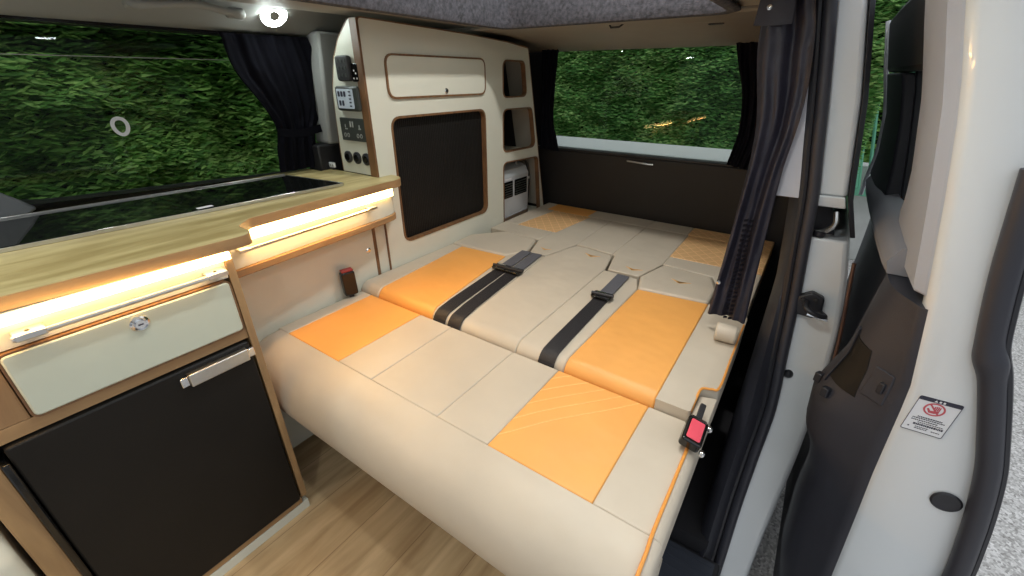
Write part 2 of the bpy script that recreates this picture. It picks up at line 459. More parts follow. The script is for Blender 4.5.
# ------------------------------------------------------------------ van shell
YF0 = -1.3      # how far forward the shell runs
obj('floor', B().box(-1.56, -.17, YF0, 2.20, -.03, 0), M['floor'], kind='structure')
# door step with ribbed mat
st = B().box(-.169, .075, YF0, .93, -.16, -.085)
obj('trim_1', st, M['dark'], kind='structure', bevel=.006)
mt = B()
mt.box(-.16, .06, -.5, .915, -.084, -.079)
for k in range(46):
    y = -.45+k*.03; mt.box(-.155, .055, y, y+.006, -.079, -.0765)
obj('step_mat', mt, M['slatemat'], label='ribbed black rubber mat on the side door step beside the bed', cat='mat')
obj('trim_2', B().box(-.185, -.165, YF0, .90, -.0845, .006), M['alu'], kind='structure', bevel=.003)

obj('trim_22', B().box(-.1645, .03, .9301, 2.20, -.16, -.03), M['dark'], kind='structure')
# left wall with its window
wo = [(YF0, -.03), (2.15, -.03), (2.15, 1.272), (YF0, 1.272)]
wh = rpoly([(-.9, .885), (.10, .883), (.20, .866), (1.02, .826), (1.02, 1.262), (-.9, 1.272)][::1], [.05, .05, .06, .06, .06, .05])
obj('wall_left', holed(wo, [wh], XF, -1.62, -1.56), M['dark'], kind='structure')
# dark frit round the glass
obj('trim_3', ring(wh, grow(wh, .05), XF, -1.56, -1.553), M['blackgloss'], kind='structure')
wg = obj('window_1', B().prism(grow(wh, .004), XF, -1.600, -1.595), M['tint'], kind='structure', label='dark tinted side window beside the kitchen', smooth=False)
obj('top_band', B().prism([(-.88, 1.197), (1.0, 1.205), (1.0, 1.258), (-.88, 1.266)], XF, -1.5935, -1.592), M['band'], wg, smooth=False, label='darker band across the top of the glass')  # darker glass strip with a thin edge line below it
obj('band_edge', B().box(-1.5945, -1.5915, -.88, 1.0, 1.1965, 1.1985), M['mark'], wg)
# lamp reflection, modelled as a thin pale ring on the glass
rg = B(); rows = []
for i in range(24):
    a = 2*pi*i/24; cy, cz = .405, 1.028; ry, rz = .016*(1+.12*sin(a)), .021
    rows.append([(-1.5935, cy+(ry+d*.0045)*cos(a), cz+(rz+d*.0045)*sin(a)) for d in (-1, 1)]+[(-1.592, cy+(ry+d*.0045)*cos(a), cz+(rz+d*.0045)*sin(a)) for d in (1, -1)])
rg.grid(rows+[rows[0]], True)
obj('ring_reflection', rg, M['paper'], label='small pale oval lamp reflection built as a ring on the side window glass', cat='ring')
# grey pillar cover at the window's front lower corner
obj('trim_4', B().prism([(-.3, .835), (.125, .835), (.172, .862), (.150, .886), (.112, .922), (-.3, 1.2)], XF, -1.5528, -1.532), M['slategrey'], kind='structure', bevel=.006)
# cove from the window top to the roof
cv = [(-1.60, 1.272), (-1.535, 1.274), (-1.50, 1.285), (-1.44, 1.318), (-1.38, 1.345), (-1.30, 1.362), (-1.05, 1.365)]
cv = [tuple(p) for p in [Vector((x, 0, z)) for x, z in cv]]
path = smoothpath(cv, 4)
obj('trim_5', B().grid([[(p.x, YF0, p.z) for p in path], [(p.x, 2.15, p.z) for p in path]]), M['greytrim'], kind='structure', solid=.012, soff=1)
# pillar between side window and tall cupboard
pl = B().prism(rpoly([(.93, .835), (1.12, .835), (1.12, 1.286), (.95, 1.286), (.955, 1.0)], [0, 0, 0, .03, .05]), XF, -1.5525, -1.49)
pl2 = B().prism([(.945, .93), (1.12, .93), (1.12, 1.288), (.975, 1.288)], XF, -1.5525, -1.462)
obj('trim_6', pl2, M['greytrim'], kind='structure', bevel=.01)
obj('trim_7', B().prism([(.90, .825), (1.12, .825), (1.12, .93), (.90, .93)], XF, -1.5525, -1.470), M['dark'], kind='structure', bevel=.006)

# ceiling with the pop-top opening, lined in grey felt
oo = [(-1.06, YF0), (-.10, YF0), (-.10, 1.58), (-1.06, 1.58)]
cl = holed([(-1.32, YF0-.1), (-.02, YF0-.1), (-.02, 1.62), (-1.32, 1.62)], [rr(-1.06, -.9, -.29, 1.48, .06)], ZF, 1.322, 1.336)
obj('ceiling', cl, M['header'], kind='structure')
ro = rr(-1.06, -.9, -.29, 1.48, .06)
rows = [[(p, q, z) for p, q in pl_] for z, pl_ in ((1.316, grow(ro, .03)), (1.312, grow(ro, .012)), (1.314, ro), (1.33, grow(ro, -.006)), (1.40, grow(ro, -.004)), (1.41, grow(ro, .02)))]
obj('trim_8', B().grid(rows, True), M['carpet'], kind='structure', solid=.006, soff=1)
# raised pop-top: pale canvas walls and roof lining
ro2 = grow(ro, .03)
obj('trim_9', B().grid([[(p, q, 1.405) for p, q in ro2], [(p, q, 1.95+.12*(q+.9)/2.4*0) for p, q in ro2]], True), M['canvas'], kind='structure')
obj('trim_10', B().prism(grow(ro, .08), ZF, 1.95, 1.98), M['roof'], kind='structure', bevel=.01)
# rear header above the tailgate window
hd = [(1.48, 1.322), (1.60, 1.322), (1.75, 1.316), (1.95, 1.298), (2.06, 1.284), (2.14, 1.276)]
hp = smoothpath([(0, y, z) for y, z in hd], 4)
obj('trim_11', B().grid([[(x, p.y, p.z) for p in hp] for x in (-1.56, -.02)]), M['header'], kind='structure', solid=.012, soff=-1)
lt = thing('roof_latch', 'small metal latch on the beige header over the tailgate window', 'latch', (-.675, 1.60, 1.314))
obj('latch_plate', B().prism(rr(-.705, 1.588, -.645, 1.612, .01), ZF, 1.312, 1.3205), M['alu'], lt, .002)
obj('latch_hook', B().tube([(-.70, 1.60, 1.312), (-.69, 1.59, 1.302), (-.66, 1.59, 1.302), (-.65, 1.60, 1.312)], .003, 8), M['dark'], lt)
gp = thing('grab_recess', 'recessed finger pull in the beige header near the door curtain', 'grab handle', (-.43, 1.70, 1.312))
obj('recess_rim', B().prism(rpoly([(-.54, 1.66), (-.33, 1.66), (-.345, 1.72), (-.40, 1.735), (-.53, 1.72)], .02), ZF, 1.308, 1.3165), M['header'], gp, .004)
obj('recess_lip', B().prism(rpoly([(-.40, 1.70), (-.345, 1.70), (-.36, 1.722), (-.40, 1.728)], .01), ZF, 1.303, 1.3078), M['darktrim'], gp, .002)

# tailgate: dark lower board, window, sill
wbh = rpoly([(-1.30, .80), (-.14, .80), (-.18, 1.275), (-1.27, 1.275)], .04)
wb = holed([(-1.60, -.03), (.02, -.03), (.02, 1.29), (-1.60, 1.29)], [wbh], YF, 2.16, 2.20)
obj('wall_back', wb, M['dark'], kind='structure')
obj('window_2', B().prism(grow(wbh, .004), YF, 2.185, 2.190), M['rear'], kind='structure', label='rear tailgate window', smooth=False)
obj('trim_12', B().prism([(2.203, .74), (2.30, .74), (2.30, .838), (2.285, .846), (2.212, .800)], lambda p, q, h: (h, p, q), -1.40, -.05), M['white'], kind='structure', bevel=.003)
tb = thing('tailgate_panel', 'dark brown board across the tailgate behind the bed', 'panel', (-.7, 2.13, .25))
obj('board', B().prism([(2.128, .25), (2.155, .25), (2.155, .797), (2.10, .797), (2.112, .68)], XF, -1.5, -.10), M['panelbrown'], tb, .006)
obj('top_strip', B().box(-1.45, -.15, 2.098, 2.135, .7975, .808), M['dark'], tb, .003)
obj('pull_handle', B().tube([(-.76, 2.094, .778), (-.73, 2.088, .778), (-.66, 2.088, .774), (-.63, 2.094, .774)], .004, 8), M['alu'], tb)

# right side: pillar trim, seal and white door jamb
XS = [(-.25, .085), (-.2, .085), (.13, .080), (.33, .088), (.64, .061), (.9, .031), (1.1, -.005), (1.29, -.042), (1.33, -.052)]
YO = [(-.25, .95), (-.2, .97), (.13, 1.05), (.24, 1.08), (.45, 1.16), (.64, 1.2), (1.33, 1.2)]
XJ = [(-.25, .15), (.0, .155), (.25, .165), (.45, .170), (.59, .160), (.70, .142), (.81, .115), (.9, .085), (1.107, .05), (1.29, .007), (1.33, -.002)]
XT = [(-.25, -.005), (.4, -.005), (.64, -.005), (.9, -.035), (1.1, -.072), (1.29, -.115), (1.33, -.13)]
zs = [-.25+1.56*i/26 for i in range(27)]
rows = []
for z in zs:
    xs, yo, xt = lerp(XS, z)-.016, lerp(YO, z), lerp(XT, z)
    fw = lerp([(-.25, .14), (.0, .13), (.35, .10), (.64, .03), (.75, 0), (1.4, 0)], z)
    rows.append([(xt, 2.15, z), (xt, yo+.20-fw, z), (xt+.002, yo+.12-fw, z), (xt+.012, yo+.07-fw, z), (xt+(xs-xt)*.45, yo+.03-fw*.8, z), (xs-.012, yo+.008, z), (xs, yo+.004, z), (xs+.006, yo+.03, z), (xs+.004, 2.15, z)])
obj('wall_right', B().loft(rows), M['darktrim'], kind='structure', ang=50)
sp = smoothpath([(lerp(XS, z)-.012, lerp(YO, z), z) for z in [-.22, -.1, .05, .2, .35, .5, .64, .78, .9, 1.0, 1.1, 1.2, 1.31]], 5)
obj('trim_13', B().tube(sp, .0125, 12), M['seal'], kind='structure')
sp2 = [p+Vector((-.020, .004, 0)) for p in sp]
obj('trim_14', B().tube(sp2, .009, 10), M['rubber'], kind='structure')
def jamb(z0, z1, ns, y_in=.012, extra=0.):
    rows = []
    for i in range(ns+1):
        z = z0+(z1-z0)*i/ns; xs, yo, xj = lerp(XS, z), lerp(YO, z), lerp(XJ, z)+extra
        rows.append([(xs-.004, 2.14, z), (xs-.004, yo+y_in, z), (xs+(xj-xs)*.9, yo+y_in+.004, z), (xj, yo+y_in+.014, z), (xj+.006, yo+.2, z), (xj+.004, 2.14, z)])
    return B().loft(rows)
obj('trim_15', jamb(-.24, .803, 22), M['white'], kind='structure', bevel=.005)
up = jamb(.905, 1.31, 10)
obj('trim_16', up, M['white'], kind='structure', bevel=.006)
rows = []
for i in range(7):
    z = .803+.102*i/6; xs, yo, xj = lerp(XS, z), lerp(YO, z), lerp(XJ, z)
    rows.append([(xs-.002, 2.13, z), (xs-.002, yo+.05, z), (xj-.03, yo+.06, z), (xj-.03, 2.13, z)])
obj('trim_17', B().loft(rows), M['rubber'], kind='structure')
# white lip under the upper pillar and kinked roller bracket in the slot
rows = []
for z, o_ in ((.878, .012), (.895, .006), (.905, .004)):
    xs, yo, xj = lerp(XS, z), lerp(YO, z), lerp(XJ, z)
    rows.append([(xs-.003, yo+o_+.06, z), (xs-.003, yo+o_, z), (xj-.004, yo+o_+.004, z), (xj-.004, yo+o_+.06, z)])
obj('trim_18', B().loft(rows), M['white'], kind='structure', bevel=.003)
rb = thing('door_roller', 'grey roller bracket in the black slot of the door pillar', 'bracket', (.07, 1.22, .806))
obj('bracket_arm', B().tube(smoothpath([(.030, 1.232, .812), (.06, 1.222, .818), (.078, 1.214, .84), (.074, 1.222, .868)], 4), .006, 8), M['alu'], rb)
obj('roller', B().lathe([(.001, 0), (.012, 0), (.013, .003), (.013, .012), (.001, .012)], (.055, 1.222, .806), (0, 0, 1), 16), M['rubber'], rb)
obj('trim_19', B().loft([[(lerp(XJ, z)+.001, lerp(YO, z)+.012, z), (lerp(XJ, z)+.011, lerp(YO, z)+.018, z), (lerp(XJ, z)+.004, 2.14, z), (lerp(XJ, z)+.001, 2.14, z)] for z in [.815+.495*i/12 for i in range(13)]]), M['rubber'], kind='structure', bevel=.003)
# pale plate behind the curtain
obj('trim_20', B().prism([(-.075, .893), (.004, .893), (-.028, 1.16), (-.085, 1.16)], YF, 1.200, 1.212), M['lilac'], kind='structure', bevel=.002)
# striker on the white jamb
sk = thing('door_striker', 'black latch striker bolted to the white door pillar', 'striker', (.09, 1.205, .60))
obj('striker_plate', B().prism(rpoly([(.058, .606), (.098, .602), (.112, .628), (.108, .662), (.080, .672), (.056, .655), (.050, .628)], .01), YF, 1.190, 1.2115), M['rubber'], sk, .004)
obj('striker_loop', B().tube(smoothpath([(.074, 1.19, .645), (.076, 1.165, .640), (.098, 1.160, .630), (.118, 1.170, .625), (.108, 1.19, .625)], 5), .0065, 10), M['rubber'], sk)
obj('striker_pin', B().tube([(.082, 1.168, .622), (.126, 1.168, .618)], .0035, 8), M['chrome'], sk)
for x, z in ((.066, .648), (.092, .655)): obj('bolt', B().lathe([(.001, 0), (.006, 0), (.005, .005), (.001, .006)], (x, 1.190, z), (0, -1, 0), 10), M['dark'], sk)
bp = B().lathe([(.001, 0), (.012, 0), (.011, .008), (.006, .014), (.001, .015)], (.088, 1.172, .44), (0, -1, .1), 14)
obj('rubber_buffer', bp, M['rubber'], label='small black rubber buffer low on the white door pillar', cat='buffer')
rs = B().tube(smoothpath([(.140, 1.222, .755), (.150, 1.215, .68), (.165, 1.205, .57), (.174, 1.18, .46)], 5), .007, 8, flat=.6)
obj('trim_21', rs, M['copper'], kind='structure')

# ------------------------------------------------------------------ open sliding door
XD = [(-.3, .262), (.0, .262), (.165, .258), (.36, .245), (.483, .236), (.672, .227), (.837, .199), (.99, .169), (1.122, .140), (1.237, .105), (1.34, .075)]
XO = [(-.3, .40), (.0, .44), (.17, .445), (.32, .425), (.5, .394), (.6, .372), (.73, .334), (.78, .318), (.9, .285), (1.02, .262), (1.2, .215), (1.34, .17)]
XFL = [(.78, .160), (.865, .160), (.93, .162), (1.05, .146), (1.17, .111), (1.30, .076)]
YD0, YD1 = .85, 1.86
sd = thing('sliding_door', 'open white sliding side door standing outside the van, seen edge on', 'door', (.3, 1.35, -.25))
zs = [-.25+1.55*i/30 for i in range(31)]
# painted leading edge: front face plus returns
rows = []
for z in zs:
    a, b = lerp(XD, z), lerp(XO, z)
    rows.append([(a+.012, YD0+.09, z), (a+.002, YD0+.03, z), (a+.004, YD0+.008, z), (a+.016, YD0, z), (b-.012, YD0, z), (b-.002, YD0+.006, z), (b, YD0+.03, z), (b, YD0+.09, z)])
obj('door_edge', B().loft(rows), M['white'], sd, ang=60, label='white painted leading edge')
# outer skin
rows = []
for z in zs:
    if z > .80: continue
    b = lerp(XO, z); rows.append([(b-.022, YD0+.0905, z), (b, YD0+.0905, z), (b+.012, 1.3, z), (b, YD1, z), (b-.022, YD1, z)])
obj('outer_skin', B().loft(rows), M['white'], sd)
# window frame of the door: rear pillar, near pillar, top rail, glass
def door_slab(y0, y1, z0, z1, d0, d1, n=10, lead=.0):
    rows = []
    for i in range(n+1):
        z = z0+(z1-z0)*i/n; a = lerp(XD, z)
        rows.append([(a+d1, y0, z), (a+d0+lead, y0, z), (a+d0, y0+.02, z), (a+d0, y1-.02, z), (a+d0+.008, y1, z), (a+d1, y1, z)])
    return B().loft(rows)
rows = []
for i in range(17):
    z = .835+.495*i/16; a = lerp(XD, z); y1 = lerp([(.835, 1.14), (.86, 1.21), (.89, 1.22), (.93, 1.17), (.99, 1.14), (1.33, 1.13)], z)
    rows.append([(a+.04, YD0+.015, z), (a+.004, YD0+.015, z), (a-.012, YD0+.035, z), (a-.014, (YD0+y1)/2, z), (a-.010, y1-.02, z), (a-.002, y1, z), (a+.04, y1, z)])
obj('front_pillar_trim', B().loft(rows), M['beigetrim'], sd, .006, label='beige trim over the front window pillar')
def far_slab(y0, z0, z1, n=8):
    rows = []
    for i in range(n+1):
        z = z0+(z1-z0)*i/n; a = lerp(XD, z)-.006; f_ = lerp(XFL, z)+.002; g_ = a+(f_-a)*(y0-1.1)/.76
        rows.append([(g_+.05, y0, z), (g_, y0, z), (g_+(f_-g_)*.5-.004, (y0+1.85)/2, z), (f_, 1.85, z), (f_+.05, 1.85, z)])
    return B().loft(rows)
obj('rear_pillar_trim', far_slab(1.46, .86, 1.16), M['darktrim'], sd, .006, label='charcoal trim over the rear window pillar')
obj('top_rail_trim', far_slab(1.14, 1.162, 1.30), M['dark'], sd, .01)
obj('window_glass', door_slab(1.10, 1.50, .84, 1.20, .028, .033), M['tint'], sd, smooth=False)
obj('window_seal', door_slab(1.42, 1.461, .86, 1.19, .012, .055), M['rubber'], sd, .003)
fl = smoothpath([(lerp(XFL, z), 1.86, z) for z in (.79, .865, .93, 1.05, 1.17, 1.30)], 5)
obj('rear_flange', B().tube(fl, .006, 8), M['white'], sd, label='white painted flange along the rear edge')
# lower inner trim, bulging towards the body
XB = [(-.25, .225), (-.04, .205), (.08, .180), (.25, .167), (.36, .166), (.42, .152), (.46, .132), (.55, .124), (.60, .138), (.66, .156), (.76, .162), (.835, .168), (.86, .185)]
cols = [(YD0+.006, 0.), (.865, .12), (.88, .32), (.895, .56), (.91, .76), (.925, .88), (.945, .97), (.965, 1.), (.985, 1.), (1.0, 1.), (1.02, 1.), (1.045, 1.), (1.07, 1.), (1.1, 1.), (1.3, .95), (1.6, .9), (1.8, .85), (1.85, .4)]
rows = []
nz = 70
def trim_x(y, z):
    k = lerp(cols, y); a = lerp(XD, z)-.001; xb = lerp(XB, z)
    far = min(1, max(0, (y-1.0)/.09)); xb += (max(xb, .200)-xb)*far
    return a+(xb-a)*k+.045*math.exp(-((y-.965)/.028)**6-((z-.665)/.052)**6)*0
for i in range(nz+1):
    z = -.25+1.07*i/nz; a = lerp(XD, z)-.001
    rows.append([(a+.02, YD0+.006, z)]+[(trim_x(y, z), y, z) for y, k in cols]+[(a+.02, 1.85, z)])
def patch(y0, y1, z0, z1, d, skew=0., n=10):
    R_ = []
    for i in range(n+1):
        z = z0+(z1-z0)*i/n; sk = skew*(i/n-.5); f = []; b_ = []
        for j in range(n+1):
            y = y0+(y1-y0)*j/n+sk; x = trim_x(y, z); f.append((x-d, y-d*.6, z)); b_.append((x+.004, y+.003, z))
        R_.append(f+b_[::-1])
    return B().loft(R_)
obj('lower_trim', B().loft(rows), M['darktrim'], sd, ang=70, label='charcoal moulded lower trim panel')
# pale sill along the window bottom
rows = []
for y, w in ((.99, .0), (1.05, .03), (1.2, .045), (1.5, .045), (1.75, .035), (1.84, .0)):
    rows.append([(.215, y, .822), (.165-w*.15, y, .822), (.158-w*.1, y, .845), (.172, y, .872), (.200, y, .880), (.215, y, .87)])
obj('sill_trim', B().loft(rows), M['sill'], sd, ang=70, label='pale grey sill under the window')
for y, z in ((.975, .575), (.925, .575)): obj('trim_clip', B().obox((trim_x(y, z)-.004, y-.003, z), (.006, -.004, 0), (.004, .006, 0), (0, 0, .011)), M['rubber'], sd, .002)
obj('door_latch', B().prism(rr(.142, .500, .160, .535, .004), lambda p, q, h: (p, h, q), .925, .945), M['dark'], sd, .003)
obj('switch_bezel', patch(.868, .893, .615, .680, .0025), M['darktrim'], sd, .002)
obj('pocket_shade', patch(.900, .960, .600, .700, .0012, .012), M['black'], sd, .001, label='black patch painted in for the shade of the pull pocket')  # flat black patch on the trim surface, standing in for a recess's shade
obj('pocket_rim', patch(.955, .968, .585, .712, .004, .012), M['darktrim'], sd, .002)
obj('switch', B().obox((trim_x(.876, .648)-.003, .8745, .648), (.004, -.003, 0), (.003, .004, 0), (0, 0, .011)), M['rubber'], sd, .002)
# weather seal on the leading edge
wp = [(.245, 1.045), (.258, .96), (.268, .90), (.279, .845), (.292, .79), (.309, .75), (.327, .70), (.351, .629), (.368, .575), (.383, .51), (.398, .43), (.414, .324), (.424, .2), (.42, .05), (.39, -.15)]
ws = smoothpath([(x-.006, YD0-.009, z) for x, z in wp], 5)
obj('weather_seal', B().tube(ws, [.0155+.004*math.exp(-((p.z-.765)/.02)**2) for p in ws], 14), M['seal'], sd)
ws2 = [p+Vector((.017, .004, 0)) for p in ws]
obj('seal_lip', B().tube(ws2, .007, 8), M['rubber'], sd)
# round drain plug and hand-trap warning label
pg = B().lathe([(.001, 0), (.020, 0), (.021, .002), (.018, .004), (.015, .003), (.006, .004), (.001, .004)], (.345, YD0-.0005, .478), (0, -1, 0), 28)
obj('drain_plug', pg, M['rubber'], sd)
ux = Vector((.0535, 0, .002)); uz = Vector((-.004, 0, -.074)); o0 = Vector((.2475, YD0-.0005, .672))
P = lambda u, v, h: tuple(o0+ux*u+uz*v+Vector((0, -h, 0)))
lb = obj('warning_label', B().prism(rr(0, 0, 1, 1, .05), P, 0, .0008), M['paper'], sd, label='white hand-trap warning label with a red prohibition sign')
obj('label_border', ring(rr(.015, .015, .985, .985, .04), rr(0, 0, 1, 1, .05), P, .0008, .0012), M['ink'], lb)
hb = B().prism([(.015, .015), (.985, .015), (.985, .105), (.015, .105)], P, .0008, .0013)
obj('label_header', hb, M['ink'], lb)
obj('header_glyphs', B().prism([(.36, .085), (.40, .03), (.44, .085)], P, .0013, .0016).prism(rr(.47, .035, .52, .085, .01), P, .0013, .0016).prism(rr(.56, .035, .61, .085, .01), P, .0013, .0016), M['paper'], lb)
circ = lambda r, n=28: [(.47+r*cos(2*pi*i/n), .29+r*.70*sin(2*pi*i/n)) for i in range(n)]
sg = ring(circ(.205), circ(.25), P, .0008, .0014)
sg.prism([(.30, .17), (.335, .15), (.64, .41), (.605, .43)], P, .0008, .0015)
obj('prohibition_sign', sg, M['inkred'], lb)
hnd = B()
for i in range(4): hnd.prism(rr(.45+i*.04, .20-.012*min(i, 3-i), .478+i*.04, .31, .012), P, .0008, .0012)
hnd.prism(rpoly([(.30, .30), (.34, .28), (.40, .34), (.60, .31), (.60, .36), (.50, .40), (.38, .40)], .01), P, .0008, .0012)
obj('hand_pictogram', hnd, M['inkred'], lb)
tx = B()
rt = random.Random(4)
for v, u0, u1, hgt in ((.55, .22, .80, .03), (.60, .12, .88, .025), (.655, .12, .75, .025), (.71, .30, .90, .02), (.755, .22, .93, .05), (.84, .30, .62, .02), (.885, .30, .60, .02), (.88, .70, .90, .02)):
    u = u0
    while u < u1:
        w = .02+rt.random()*.035
        tx.prism([(u, v), (min(u+w, u1), v), (min(u+w, u1), v+hgt), (u, v+hgt)], P, .0008, .0011); u += w+.012
tx.prism([(.13, .86), (.17, .86), (.17, .89), (.13, .89)], P, .0008, .0011)
obj('fine_print', tx, M['ink'], lb)

# ------------------------------------------------------------------ kitchen: near unit
XK = -.98
ku = thing('kitchen_unit', 'oak-edged kitchen unit with drawer over the black fridge', 'kitchen unit', (-1.2, .12, 0))
obj('side_panel', B().box(-1.42, XK+.004, .334, .350, .055, .8195), M['carcass'], ku, .001)
obj('stile', B().box(-1.02, XK, -.112, -.078, .0, .6325), M['carcass'], ku, .001)
obj('stile', B().box(-1.02, XK, -.20, -.018, .633, .7945), M['carcass'], ku, .001)
obj('back_panel', B().box(-1.42, -1.41, -.10, .3335, .06, .81), M['carcass'], ku)
obj('partition', B().box(-1.409, -1.0205, -.112, -.098, .0, .60), M['carcass'], ku)
obj('rail', B().box(-1.05, XK, -.0775, .3335, .606, .6325), M['carcassh'], ku, .001)
obj('rail', B().box(-1.05, XK, -.0115, .3335, .760, .8195), M['cream'], ku, .001, label='cream rail behind the light strip')
obj('plinth', B().box(-1.0, XK+.001, -.09, .349, .0, .030), M['cream'], ku, .001, label='cream plinth')
obj('rail', B().box(-1.05, XK, -.0775, .3335, .031, .052), M['carcassh'], ku, .001)
dr = obj('drawer', B().prism(rr(-.013, .635, .327, .755, .010), XF, XK-.01, XK+.010), M['sage'], ku, .003, label='pale sage drawer front')
obj('drawer_edge', ring(rr(-.013, .635, .327, .755, .010), grow(rr(-.013, .635, .327, .755, .010), .0035), XF, XK-.01, XK+.008), M['edge'], dr)
obj('drawer_lock', B().lathe([(.001, 0), (.015, 0), (.0155, .003), (.012, .006), (.009, .005), (.008, .008), (.001, .008)], (XK+.010, .162, .733), (1, 0, 0), 28), M['chrome'], dr)
obj('lock_slot', B().box(XK+.0181, XK+.0187, .158, .166, .732, .7345), M['ink'], dr)
obj('light_strip', B().prism(rr(XK+.0005, .802, XK+.012, .8185, .004), YF, -.30, .345), M['led'], ku, label='warm glowing light strip under the worktop')
hr = obj('grab_rail', B().tube([(XK+.028, .01, .784), (XK+.028, .325, .784)], .0045, 10), M['alu'], ku)
for y in (.03, .305):
    obj('rail_bracket', B().box(XK+.001, XK+.033, y-.018, y+.020, .7785, .7895), M['alu'], hr, .002)
    obj('bracket_screw', B().lathe([(.001, 0), (.0035, 0), (.002, .002), (.001, .002)], (XK+.02, y, .7896), (0, 0, 1), 10), M['dark'], hr)

fr = thing('fridge', 'black compressor fridge below the kitchen drawer', 'fridge', (-1.2, .13, .053))
obj('body', B().box(-1.40, -1.022, -.076, .330, .054, .604), M['black'], fr)
obj('door', B().prism(rr(-.064, .054, .329, .6015, .008), XF, -1.018, XK+.008), M['black'], fr, .004)
obj('hinge_trim', B().box(-1.018, XK+.011, -.077, -.066, .056, .575), M['blackgloss'], fr, .003)
hh = obj('handle', B().prism(rr(.196, .562, .316, .592, .003), XF, XK+.008, XK+.023), M['alu'], fr, .006, 3, label='brushed aluminium handle')
for y in (.181, .3165): obj('handle_end', B().prism(rr(y, .566, y+.0145, .588, .002), XF, XK+.0081, XK+.018), M['chrome'], hh, .002)

# ------------------------------------------------------------------ worktop and hob
wp_ = [(-1.545, YF0+.9), (-1.005, YF0+.9), (-.968, .405), (-1.045, .405), (-1.086, .45), (-1.122, .90), (-1.121, .94), (-1.130, .966), (-1.147, .982), (-1.170, .990), (-1.20, .991), (-1.20, .9365), (-1.462, .9365), (-1.462, .89), (-1.545, .89)]
wpo = rpoly(wp_, [0, 0, .035, .03, .03, .03, .02, .02, .02, .02, 0, .0, 0, 0, 0, 0], 10)
wt = thing('worktop', 'light oak worktop stepped along the kitchen units under the side window', 'worktop', (-1.3, .25, .82))
obj('top_board', B().prism(wpo, ZF, .8235, .845), M['oak'], wt, .0015)
obj('front_edge', B().prism(wpo, ZF, .820, .8234), M['carcassh'], wt)
edge_pts = [p for p in wpo if p[0] > -1.2+1e-4]
obj('edge_strip', B().ribbon([(p, q, .8325) for p, q in edge_pts], (0, 0, 1), .0235, .0024), M['carcassh'], wt, label='browner edging along the front of the worktop')
hbp = [(-1.255, -.02), (-1.193, .786), (-1.448, .752), (-1.52, -.02)]
hb = thing('hob', 'black glass hob and sink lid set in the oak worktop', 'hob', (-1.36, .38, .8455))
obj('glass_lid', B().prism(rpoly(hbp, .008), ZF, .8458, .8545), M['hobglass'], hb, .0015)
fr1 = Vector((-1.193, .786, 0)); fl1 = Vector((-1.255, -.02, 0)); d = (fl1-fr1)
obj('front_rim', B().obox((fr1+fl1)/2+Vector((.004, 0, .850)), d/2, (.0018, 0, 0), (0, 0, .0042)), M['alu'], hb, .0005)
bk0, bk1 = Vector((-1.451, .752, 0)), Vector((-1.523, -.02, 0)); d = bk1-bk0
obj('back_rim', B().obox((bk0+bk1)/2+Vector((-.003, 0, .853)), d/2, (.002, 0, 0), (0, 0, .0055)), M['alu'], hb, .001)
e0, e1 = Vector((-1.193, .788, 0)), Vector((-1.448, .754, 0)); d = e1-e0
obj('end_rim', B().obox((e0+e1)/2+Vector((0, .003, .850)), d/2, (0, .003, 0), (0, 0, .0045)), M['alu'], hb, .001)
obj('brand_plate', B().prism(rr(-1.248, .402, -1.232, .438, .003), ZF, .8546, .8551), M['paper'], hb, label='small white plate on the glass edge')

# ------------------------------------------------------------------ far unit (apron with light, low cupboard)
fu = thing('low_cupboard', 'cream low cupboard beside the bed under the far worktop', 'cupboard', (-1.3, .62, 0))
ap = [(-1.088, .352), (-1.135, .88), (-1.150, .950), (-1.198, .965), (-1.198, .352)]
apo = rpoly(ap, [0, .08, .05, 0, 0], 6)
obj('apron', B().prism(apo, ZF, .728, .8195), M['cream'], fu, .001)
apb = [(p+.006 if p > -1.19 else p, q) for p, q in apo]
obj('apron_board', B().prism(apb, ZF, .707, .7278), M['carcassh'], fu, .003)
obj('light_strip', B().prism([(-1.0895, .39), (-1.1395, .925), (-1.1305, .930), (-1.0795, .39)], ZF, .794, .8185), M['led'], fu, label='warm glowing light strip under the far worktop')
gr = obj('grab_rail', B().tube([(-1.062, .40, .778), (-1.108, .84, .778)], .0045, 10), M['alu'], fu)
for x, y in ((-1.064, .415), (-1.107, .825)): obj('rail_bracket', B().box(x-.035, x+.004, y-.012, y+.012, .774, .7815), M['alu'], gr, .002)
obj('side_panel', B().box(-1.225, -1.2075, .892, .936, .02, .7065), M['cream'], fu)
obj('edge_strip', B().box(-1.225, -1.2045, .880, .8915, .02, .7065), M['edge'], fu)
dp = obj('door', B().box(-1.225, -1.206, .354, .8795, .02, .7065), M['cream'], fu, .001)
obj('door_lock', B().lathe([(.001, 0), (.009, 0), (.010, .003), (.006, .006), (.001, .006)], (-1.206, .852, .605), (1, 0, 0), 20), M['chrome'], dp)
obj('back_panel', B().box(-1.545, -1.2255, .354, .935, .02, .8), M['carcass'], fu)

